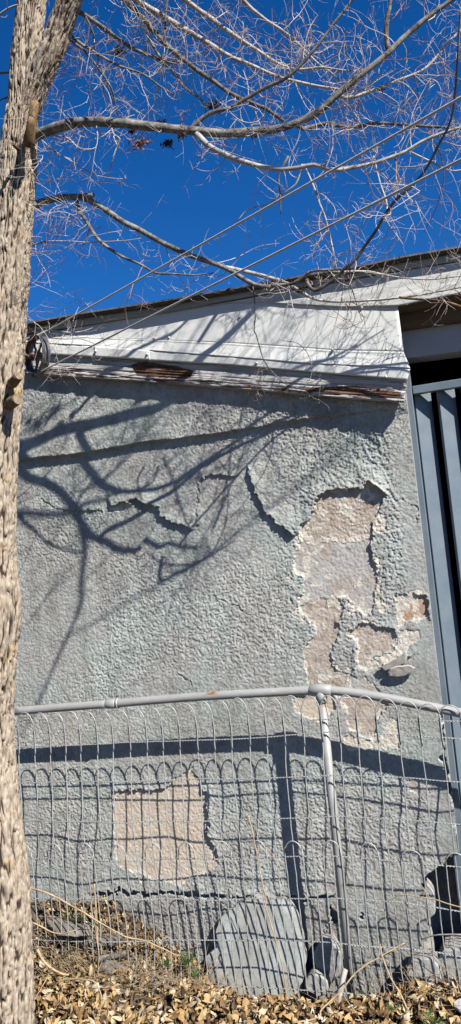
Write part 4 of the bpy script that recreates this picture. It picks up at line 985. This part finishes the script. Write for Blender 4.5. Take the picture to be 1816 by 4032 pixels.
# ------------------------------------------------------------------ fallen render and rubble
def slab_from(name, pts, Yf_, thick, mats, label, cat="rubble", group=None, rough_=0.004, inset=0.9):
    """broken plate: outline in photo pixels, plane given per point, real thickness"""
    P = []; n = len(pts)
    for i in range(n):
        a = np.array(pts[i], float); b = np.array(pts[(i + 1) % n], float); k = max(1, int(np.linalg.norm(b - a) / 14))
        for j in range(k): P.append(a + (b - a) * j / k)
    P = np.array(P); m_ = len(P)
    jj = np.arange(m_); P = P + 5 * np.stack([vn(jj * 0.7, jj * 0, 7) - 0.5, vn(jj * 0.7, jj * 0, 8) - 0.5], 1) * 2
    f3 = np.array([onY(p[0], p[1], Yf_(p[0], p[1])) for p in P]); c = f3.mean(0)
    vv = []; ff = []; fm = []; rings = 7
    for r in range(rings, 0, -1):
        s_ = r / rings; q = c + (f3 - c) * s_ * (1.0 if r < rings else 1.0)
        off = rough_ * (fbm(q[:, 0] * 60, q[:, 2] * 60, 2, 3) - 0.5) + (0.004 if r == rings else 0)
        q = q.copy(); q[:, 1] += off; vv += list(q)
    vv.append(c); ci = len(vv) - 1
    for r in range(rings - 1):
        for i in range(m_): ff.append((r * m_ + i, r * m_ + (i + 1) % m_, (r + 1) * m_ + (i + 1) % m_, (r + 1) * m_ + i)); fm.append(0)
    for i in range(m_): ff.append(((rings - 1) * m_ + i, (rings - 1) * m_ + (i + 1) % m_, ci)); fm.append(0)
    b0 = len(vv); bq = c + (f3 - c) * 0.99 + np.array([0, thick, 0]) + 0.006 * (np.stack([vn(jj * 0.9, jj * 0, s) for s in (1, 2, 3)], 1) - 0.5); vv += list(bq)
    for i in range(m_): ff.append((i, b0 + i, b0 + (i + 1) % m_, (i + 1) % m_)); fm.append(1)
    ff.append(tuple(b0 + i for i in range(m_))); fm.append(1)
    o = obj(name, vv, ff, mats, None, False, fm); tag(o, label, cat, group); return o
SM = [M['slab'], M['mortar']]
q8 = lambda p: S(908, 3472, p); q7_ = lambda p: S(0, 3472, p); q6 = lambda p: S(100, 3480, p, 600 / 1160); qr = lambda p: S(1416, 3200, p, 400 / 1160)
slabY = lambda px, py: W - 0.035 - 0.055 * (py - 3540) / 420
slab_from("render_slab", [(925, 3572), (893, 3592), (861, 3629), (849, 3676), (857, 3738), (812, 3766), (822, 3840), (845, 3879), (880, 3925), (908, 3950), (986, 3985), (1104, 3970), (1178, 3950), (1183, 3910), (1195, 3848), (1203, 3777), (1199, 3699), (1178, 3605), (1143, 3548), (1070, 3530), (1012, 3522), (962, 3542)],
          slabY, 0.035, SM, "large flat slab of grey-green render leaning against the wall left of the pipe post", "slab", rough_=0.001)
slab_from("render_chunk", q7([(480, 690), (560, 570), (650, 565), (700, 620), (760, 700), (775, 790), (755, 900), (700, 980), (640, 1020), (560, 900), (500, 860), (485, 800)]),
          lambda px, py: W - 0.075 + 0.02 * (py - 3700) / 150, 0.05, SM, "six-sided chunk of render standing just left of the pipe post", "chunk")
slab_from("render_chunk", q7([(380, 990), (420, 940), (500, 915), (560, 930), (620, 1000), (640, 1060), (600, 1140), (520, 1160), (430, 1110), (390, 1060)]),
          lambda px, py: W - 0.10, 0.06, SM, "rounded rough lump of render below the six-sided chunk", "chunk")
slab_from("render_flake", S(908, 2400, [(785, 318), (800, 298), (850, 285), (905, 282), (932, 295), (920, 318), (880, 338), (835, 346), (795, 338)]),
          lambda px, py: W - 0.022 - 0.012 * (2670 - py) / 60, 0.016, [M['lilac'], M['cream']], "loose oval flake of render hanging tilted off the wall above the rail", "flake", rough_=0.003)
slab_from("render_flake", S(908, 2400, [(745, 292), (800, 270), (885, 215), (890, 270), (860, 285), (800, 298), (775, 312)]),
          lambda px, py: W - 0.022, 0.014, [M['stucco'], M['cream']], "thin grey flake of render directly above the hanging oval flake", "flake", rough_=0.003)
slab_from("render_chunk", qr([(545, 1760), (600, 1690), (700, 1660), (840, 1660), (920, 1770), (960, 1930), (880, 2010), (760, 1990), (640, 1960), (540, 1910)]),
          lambda px, py: W - 0.09, 0.07, SM, "broken render chunk lying at the foot of the hole in the right corner", "chunk")
slab_from("render_chunk", qr([(960, 1560), (1300, 1540), (1320, 2000), (1060, 1970), (960, 1860), (900, 1720)]),
          lambda px, py: W - 0.05, 0.10, SM, "shadowed block of render at the right edge below the gate jamb", "chunk")
slab_from("render_chunk", qr([(690, 940), (770, 800), (830, 850), (860, 1000), (870, 1170), (820, 1210), (790, 1100), (760, 980)]),
          lambda px, py: W + 0.015, 0.05, SM, "narrow shard of render in the left lip of the corner hole", "chunk")
def rock(name, px, py, Y, size, mat, label, cat="rubble", rot=(0, 0, 0), seed=0, sub=3):
    bm = bmesh.new(); bmesh.ops.create_icosphere(bm, subdivisions=sub, radius=1.0); r_ = random.Random(seed)
    for _ in range(7):       # flat broken faces
        nn_ = Vector((r_.uniform(-1, 1), r_.uniform(-1, 1), r_.uniform(-1, 1))).normalized(); dd_ = r_.uniform(0.55, 0.85)
        for v in bm.verts:
            k_ = v.co.dot(nn_) - dd_
            if k_ > 0: v.co -= nn_ * k_
    Rm = Matrix.Rotation(rot[2], 3, 'Z') @ Matrix.Rotation(rot[1], 3, 'Y') @ Matrix.Rotation(rot[0], 3, 'X')
    vv = []
    for v in bm.verts:
        q = v.co * (1 + 0.10 * (float(vn(np.array(v.co.x * 4 + seed), np.array(v.co.y * 4 + v.co.z * 3), seed)) - 0.5))
        q = q * (1 + 0.09 * (float(vn(np.array(v.co.x * 11 + seed), np.array(v.co.y * 11 - v.co.z * 9), seed + 3)) - 0.5))
        vv.append(Rm @ Vector((q.x * size[0], q.y * size[1], q.z * size[2])))
    ff = [tuple(v.index for v in f_.verts) for f_ in bm.faces]; bm.free()
    c = onY(px, py, Y); o = obj(name, np.array(vv) + c, ff, mat, None, False); tag(o, label, cat); return o
rock("concrete_block", 620, 3925, 2.92, (0.165, 0.07, 0.075), M['concrete'], "big dark concrete lump under the fence wires with a plastic scrap on it", "concrete lump", (0.2, 0.12, 0.1), 3)
rock("concrete_block", 230, 3665, 3.03, (0.06, 0.05, 0.05), M['mortar'], "pale grey broken lump beside the trunk on top of the leaf pile", "concrete lump", (0, 0.4, 0), 5)
rock("concrete_block", 440, 3800, 2.96, (0.10, 0.06, 0.05), M['concrete'], "brown concrete lump under the bark log in the leaf pile", "concrete lump", (0.1, -0.1, 0.2), 9)
slab_from("concrete_shard", q6([(150, 270), (220, 290), (330, 330), (460, 345), (480, 410), (350, 400), (240, 390), (195, 340)]), lambda px, py: 3.0 - 0.06 * (py - 3620) / 70, 0.04, [M['concrete'], M['concrete']], "tilted dark shard of concrete poking from the top of the leaf pile", "concrete shard")
slab_from("concrete_shard", q6([(380, 450), (480, 430), (640, 425), (720, 440), (690, 480), (560, 500), (400, 520), (330, 500)]), lambda px, py: 2.97, 0.05, [M['concrete'], M['concrete']], "dark flat concrete shard in the middle of the leaf pile", "concrete shard")
rock("plaster_lump", 1815, 3955, 2.86, (0.03, 0.03, 0.028), M['whitechip'], "white plaster lump at the right edge among the leaves", "plaster lump", (0, 0, 0.3), 12, 2)
rock("plaster_lump", 1690, 3890, 2.99, (0.05, 0.02, 0.016), M['whitechip'], "flat white plaster piece below the corner hole", "plaster lump", (0, 0.15, 0.3), 14, 2)
# weathered bark log, wood splinter
def stick(name, pts, Y, r0, r1, mat, label, cat, n=6, group=None):
    if np.isscalar(Y): Y = [Y] * len(pts)
    if len(Y) == 2 and len(pts) > 2: Y = np.linspace(Y[0], Y[1], len(pts))
    P = [onY(a, b, y) for (a, b), y in zip(pts, Y)]; P, _ = cr(P, 0.012)
    k = np.arange(len(P)); P = P + 0.002 * np.stack([vn(k * 0.4, k * 0, s) - 0.5 for s in (2, 3, 4)], 1)
    m = MB(); m.tube(P, np.linspace(r0, r1, len(P)) * (1 + 0.25 * (vn(k * 0.5, k * 0, 6) - 0.5)), n); o = m.build(name, mat, None, True); tag(o, label, cat, group); return o
stick("bark_log", q6([(540, 585), (600, 565), (700, 545), (765, 525)]), [2.93, 2.95], 0.013, 0.010, M['limb'], "short pale bark log lying on the rubble in the leaf pile", "log", 10)
stick("driftwood_splinter", q7([(710, 1300), (740, 1130), (780, 950), (800, 870)]), [2.88, 2.93], 0.012, 0.010, M['limbpale'], "grey splintered wood stake leaning on the foot of the pipe post", "stake", 7)
st_ = [
 ([(1050 - 150, 4060)] + q7([(450, 1380), (560, 1270), (760, 1080), (920, 890), (1160, 735), (1400, 600)]), [2.72, 2.93], 0.0042, 0.0022, "long straight dry stalk crossing in front of the post foot"),
 (q7([(970, 1410), (880, 1270), (785, 1145)]), [2.74, 2.86], 0.002, 0.002, "thin dry stalk leaning right of the post foot"),
 (q6([(20, 25), (180, 75), (330, 155), (480, 240), (560, 290), (760, 400), (900, 430), (1060, 500), (1180, 560)]), [2.80, 2.98], 0.0036, 0.0022, "long tan vine stem sloping down over the leaf pile"),
 (q6([(55, 295), (130, 330), (210, 370), (300, 378), (390, 350), (490, 350)]), [2.88, 2.92], 0.0032, 0.002, "curved brown vine stem beside the trunk above the leaf pile"),
 (q6([(90, 500), (140, 590), (210, 650), (290, 690), (330, 690)]), [2.84, 2.84], 0.006, 0.004, "thick brown root-like stem curling by the trunk"),
 (q6([(200, 800), (260, 745), (350, 725), (500, 735), (550, 780), (580, 860), (570, 960), (530, 1070)]), [2.76, 2.68], 0.0032, 0.002, "arched dry vine looping over the leaves near the trunk"),
 (q6([(525, 0), (535, 140), (545, 280), (550, 420), (555, 560), (545, 720)]), [2.91, 2.89], 0.003, 0.003, "upright reddish dry stalk in front of the fence left of the slab"),
 (q6([(530, 200), (540, 380), (560, 540), (550, 700)]), [2.90, 2.88], 0.002, 0.002, "second thinner dry stalk beside the upright reddish one"),
 (q6([(10, 1050), (60, 900), (130, 780), (180, 690)]), [2.66, 2.76], 0.002, 0.0015, "thin pale stem rising beside the trunk foot"),
 (q6([(240, 1040), (270, 880), (295, 700)]), [2.7, 2.78], 0.0018, 0.0012, "thin upright straw in the leaves near the trunk"),
 (qr([(540, 2230), (460, 2060), (350, 1870), (260, 1640), (235, 1500)]), [2.78, 2.92], 0.0034, 0.002, "leaning dry stalk across the fence foot right of the post"),
 (qr([(1250, 1110), (1000, 1035), (880, 995), (700, 965), (560, 940), (440, 950), (350, 1000), (180, 1040)]), [2.86, 2.92], 0.0026, 0.001, "dry branched twig poking in from the right edge through the fence"),
 (qr([(1250, 1400), (1050, 1390), (900, 1395), (800, 1415), (720, 1440)]), [2.86, 2.93], 0.0034, 0.002, "bowed grey stem crossing in front of the corner hole"),
 (qr([(720, 850), (760, 910), (800, 970), (830, 980)]), [2.9, 2.9], 0.0016, 0.001, "short broken twig above the branched twig at the hole"),
 (qr([(0, 1770), (120, 1700), (260, 1640), (420, 1560)]), [2.9, 2.92], 0.002, 0.0014, "pale stalk slanting up right of the pipe post"),
 (S(908, 3000, [(90, 270), (120, 400), (150, 560), (180, 700)]) + q8([(175, 120), (215, 250), (260, 420), (290, 640)]), [2.92, 2.88], 0.0026, 0.0022, "tall dry stem standing in front of the leaning slab"),
 (S(908, 3000, [(180, 430), (220, 480), (250, 570), (270, 650)]), [2.92, 2.92], 0.0014, 0.001, "fine dark stem hooked on the fence above the slab"),
]
for i, (pts, Y, r0, r1, lab) in enumerate(st_):
    stick("dry_stalk", pts, Y, r0, r1, M['stem'] if i not in (12,) else M['limbpale'], lab, "stalk", 6, "dry stalks and vines along the fence foot")
m = MB(); c = onY(525, 3945, 2.83)
q_ = [onY(a, b, 2.845 - 0.01 * (b > 3940)) for a, b in q6([(795, 862), (860, 880), (845, 950), (775, 915)])]
v_ = q_ + [p + np.array([0, 0.002, 0.001]) for p in q_]
o = obj("plastic_scrap", v_, [(0, 1, 2, 3), (7, 6, 5, 4), (0, 4, 5, 1), (1, 5, 6, 2), (2, 6, 7, 3), (3, 7, 4, 0)], M['plastic']); tag(o, "small clear plastic scrap on the dark concrete lump", "plastic scrap")

# ------------------------------------------------------------------ weeds
def weed(px, py, Y, size, label, seed):
    r_ = random.Random(seed); c = onY(px, py, Y); root = thing("green_weed", c - np.array([0, 0, size * 0.6]), label, "weed", "small green weeds")
    m = MB(); ms = MB()
    for i in range(26):
        a = r_.uniform(0, 2 * pi); e = r_.uniform(0.2, 1.2); l = size * r_.uniform(0.5, 1.1)
        d_ = np.array([cos(a) * cos(e), sin(a) * cos(e) * 0.6, sin(e)]); s_ = np.cross(d_, [0, 0, 1]); s_ /= np.linalg.norm(s_)
        b0 = c - np.array([0, 0, size * 0.6]); tip = b0 + d_ * l
        ms.tube([b0, b0 + d_ * l * 0.6], 0.0008, 3, False)
        for t in (0.45, 0.65, 0.85, 1.0):
            for sg in (-1, 1):
                p = b0 + d_ * l * t; q = p + s_ * sg * l * 0.22 + d_ * l * 0.16; n_ = np.cross(d_, s_) * l * 0.05
                m.add([p, (p + q) / 2 + d_ * l * 0.07 + n_, q, (p + q) / 2 - d_ * l * 0.05 + n_], [(0, 1, 2, 3)])
    m.build("foliage", M['green'], root); ms.build("stem", M['green'], root)
weed(738, 3765, 2.97, 0.055, "small green weed at the foot of the wall left of the leaning slab", 1)
weed(775, 3830, 2.93, 0.03, "tiny green sprout below the weed left of the slab", 2)
weed(315, 3612, 3.04, 0.035, "green sprout on top of the leaf pile near the trunk", 3)
weed(655, 3785, 2.95, 0.03, "green sprout half buried in leaves in the middle of the pile", 4)
weed(1700, 4005, 2.72, 0.045, "bright green weed at the lower right among fallen leaves", 5)
weed(1545, 3960, 2.78, 0.025, "tiny green sprout right of the post among leaves", 6)
weed(270, 3598, 3.05, 0.03, "green sprout next to the trunk at the top of the pile", 7)

# ------------------------------------------------------------------ dry leaves
def leaf_geo(r_):
    n = 6; L_ = r_.uniform(0.024, 0.062); wd = L_ * r_.uniform(0.16, 0.30); curl = r_.uniform(-2.6, 3.0); cup = r_.choice((-1, 1)) * r_.uniform(0.15, 1.7); tw = r_.uniform(-1.6, 1.6)
    pk = r_.uniform(0.35, 0.65); v = []; f = []
    for i in range(n + 1):
        t = i / n; tt = t ** (math.log(0.5) / math.log(pk))
        w = wd * sin(pi * min(1, 0.04 + tt * 0.96)) ** 0.9 * (1 + 0.22 * r_.uniform(-1, 1)); a = curl * (t - 0.4)
        x = L_ * (sin(a) / curl if abs(curl) > 0.05 else t - 0.5); z = L_ * (1 - cos(a)) / curl; ta = tw * (t - 0.3)
        for s_ in (-1, 0, 1):
            wj = w * (1 + 0.15 * r_.uniform(-1, 1)); yy = s_ * wj / sqrt(1 + cup * cup) * 1.2; zz = abs(s_) * wj * cup / sqrt(1 + cup * cup)
            v.append((x, yy * cos(ta) - zz * sin(ta), z + yy * sin(ta) + zz * cos(ta)))
    for i in range(n):
        for j in range(2):
            a = i * 3 + j; f.append((a, a + 1, a + 4, a + 3))
    return np.array(v), f
lr = random.Random(21)
VAR = [leaf_geo(lr) for _ in range(30)]
def leaf_rot():
    e = (lr.gauss(0, 1.0), lr.gauss(0, 0.8), lr.uniform(0, 2 * pi))
    return np.array(Matrix.Rotation(e[2], 3, 'Z') @ Matrix.Rotation(e[1], 3, 'Y') @ Matrix.Rotation(e[0], 3, 'X')), e
KEEP = []          # rubble that stays mostly clear of leaves
for nm in ("concrete_block", "concrete_shard", "render_chunk", "bark_log"):
    for o in list(bpy.data.objects):
        if o.name.split(".")[0] == nm:
            c = np.array([v.co for v in o.data.vertices]) + np.array(o.location)
            KEEP.append((c[:, 0].min() + 0.015, c[:, 0].max() - 0.015, c[:, 1].min() - 0.07, c[:, 1].max()))
def leaf_spot():
    while True:
        x = lr.uniform(-1.95, 0.25); y = lr.uniform(2.25, 3.10)
        pileL = smooth01((-0.85 - x) / 0.3)
        if y > 2.98 and lr.random() > float(pileL): continue
        if y > 2.9 and -1.15 < x < -0.62: continue
        if math.hypot(x + 1.84, y - 2.56) < 0.15: continue
        if any(a < x < b and c < y < d for a, b, c, d in KEEP) and lr.random() < 0.6: continue
        return x, y
leaf_meshes = []
for v, f in VAR:
    me = bpy.data.meshes.new("dry_leaf"); me.from_pydata(v.tolist(), [], f); me.materials.append(M['leaf'])
    me.polygons.foreach_set("use_smooth", np.ones(len(f), dtype=bool)); leaf_meshes.append(me)
cand = []
for i in range(9500):
    x, y = leaf_spot(); lay = lr.random()
    z = float(gz(x, y)) + 0.002 + 0.034 * lay * (0.6 + 0.8 * float(vn(np.array(x * 6), np.array(y * 6), 15)))
    cand.append((x, y, z, lay))
def score(c):
    x, y, z, lay = c
    p = np.array([x, y, z]) - CAM; d = p @ _f; px = 908 + FPX * (p @ _cx) / d; py = 2016 - FPX * (p @ _cy) / d
    vis = 130 < px < 1810 and py < 4030
    return (0 if vis else 10) + d * 0.6 - lay
order = sorted(range(len(cand)), key=lambda i: score(cand[i])); near = set(order[:285])
mv = []; mf = []; tone = []; nb = 0
for i, (x, y, z, lay) in enumerate(cand):
    k = lr.randrange(len(VAR)); Rm, e = leaf_rot(); sc = lr.uniform(0.75, 1.25)
    if i in near:
        o = bpy.data.objects.new("dry_leaf", leaf_meshes[k]); COL.objects.link(o)
        o.location = (x, y, z); o.rotation_euler = e; o.scale = (sc,) * 3
        tag(o, "single curled tan dry leaf lying loose on top of the leaf litter", "leaf", "loose dry leaves on the litter")
    else:
        v, f = VAR[k]; v = (v * sc) @ Rm.T + np.array([x, y, z]); mv.append(v); mf += [tuple(q + nb for q in t) for t in f]; nb += len(v); tone += [lr.random()] * len(v)
lo_ = obj("leaf_litter", np.vstack(mv), mf, M['leaf'], None, True); tag(lo_, "thick carpet of fallen tan leaves covering the soil along the fence", "leaf litter", kind="stuff")
at = lo_.data.attributes.new("tone", 'FLOAT', 'POINT'); at.data.foreach_set("value", np.array(tone, dtype=np.float32))

m = MB(); tr_ = random.Random(3)
for i in range(1100):
    x = tr_.uniform(-1.9, 0.1) if tr_.random() < 0.5 else tr_.uniform(-1.95, -1.15); y = tr_.uniform(2.84, 3.06)
    if -1.12 < x < -0.66 and y > 2.9: continue
    z = float(gz(x, y)) + 0.02; a = tr_.uniform(0, 2 * pi); el = tr_.uniform(-0.1, 1.1) if tr_.random() < 0.5 else tr_.uniform(-0.1, 0.4); l = tr_.uniform(0.05, 0.17)
    d_ = np.array([cos(a) * cos(el), sin(a) * cos(el) * 0.4, sin(el)]); P = [np.array([x, y, z])]
    for k in range(5):
        d_ = d_ + 0.22 * np.array([tr_.uniform(-1, 1), tr_.uniform(-0.4, 0.4), tr_.uniform(-1.0, 0.8)]); d_ /= np.linalg.norm(d_); P.append(P[-1] + d_ * l / 5)
    m.tube(P, [0.0011, 0.001, 0.0009, 0.0008, 0.0006, 0.0004], 3, False)
o = m.build("straw_tangle", M['stem'], None, True); tag(o, "tangle of fine dry straw and twiglets through the leaf litter", "straw", kind="stuff")
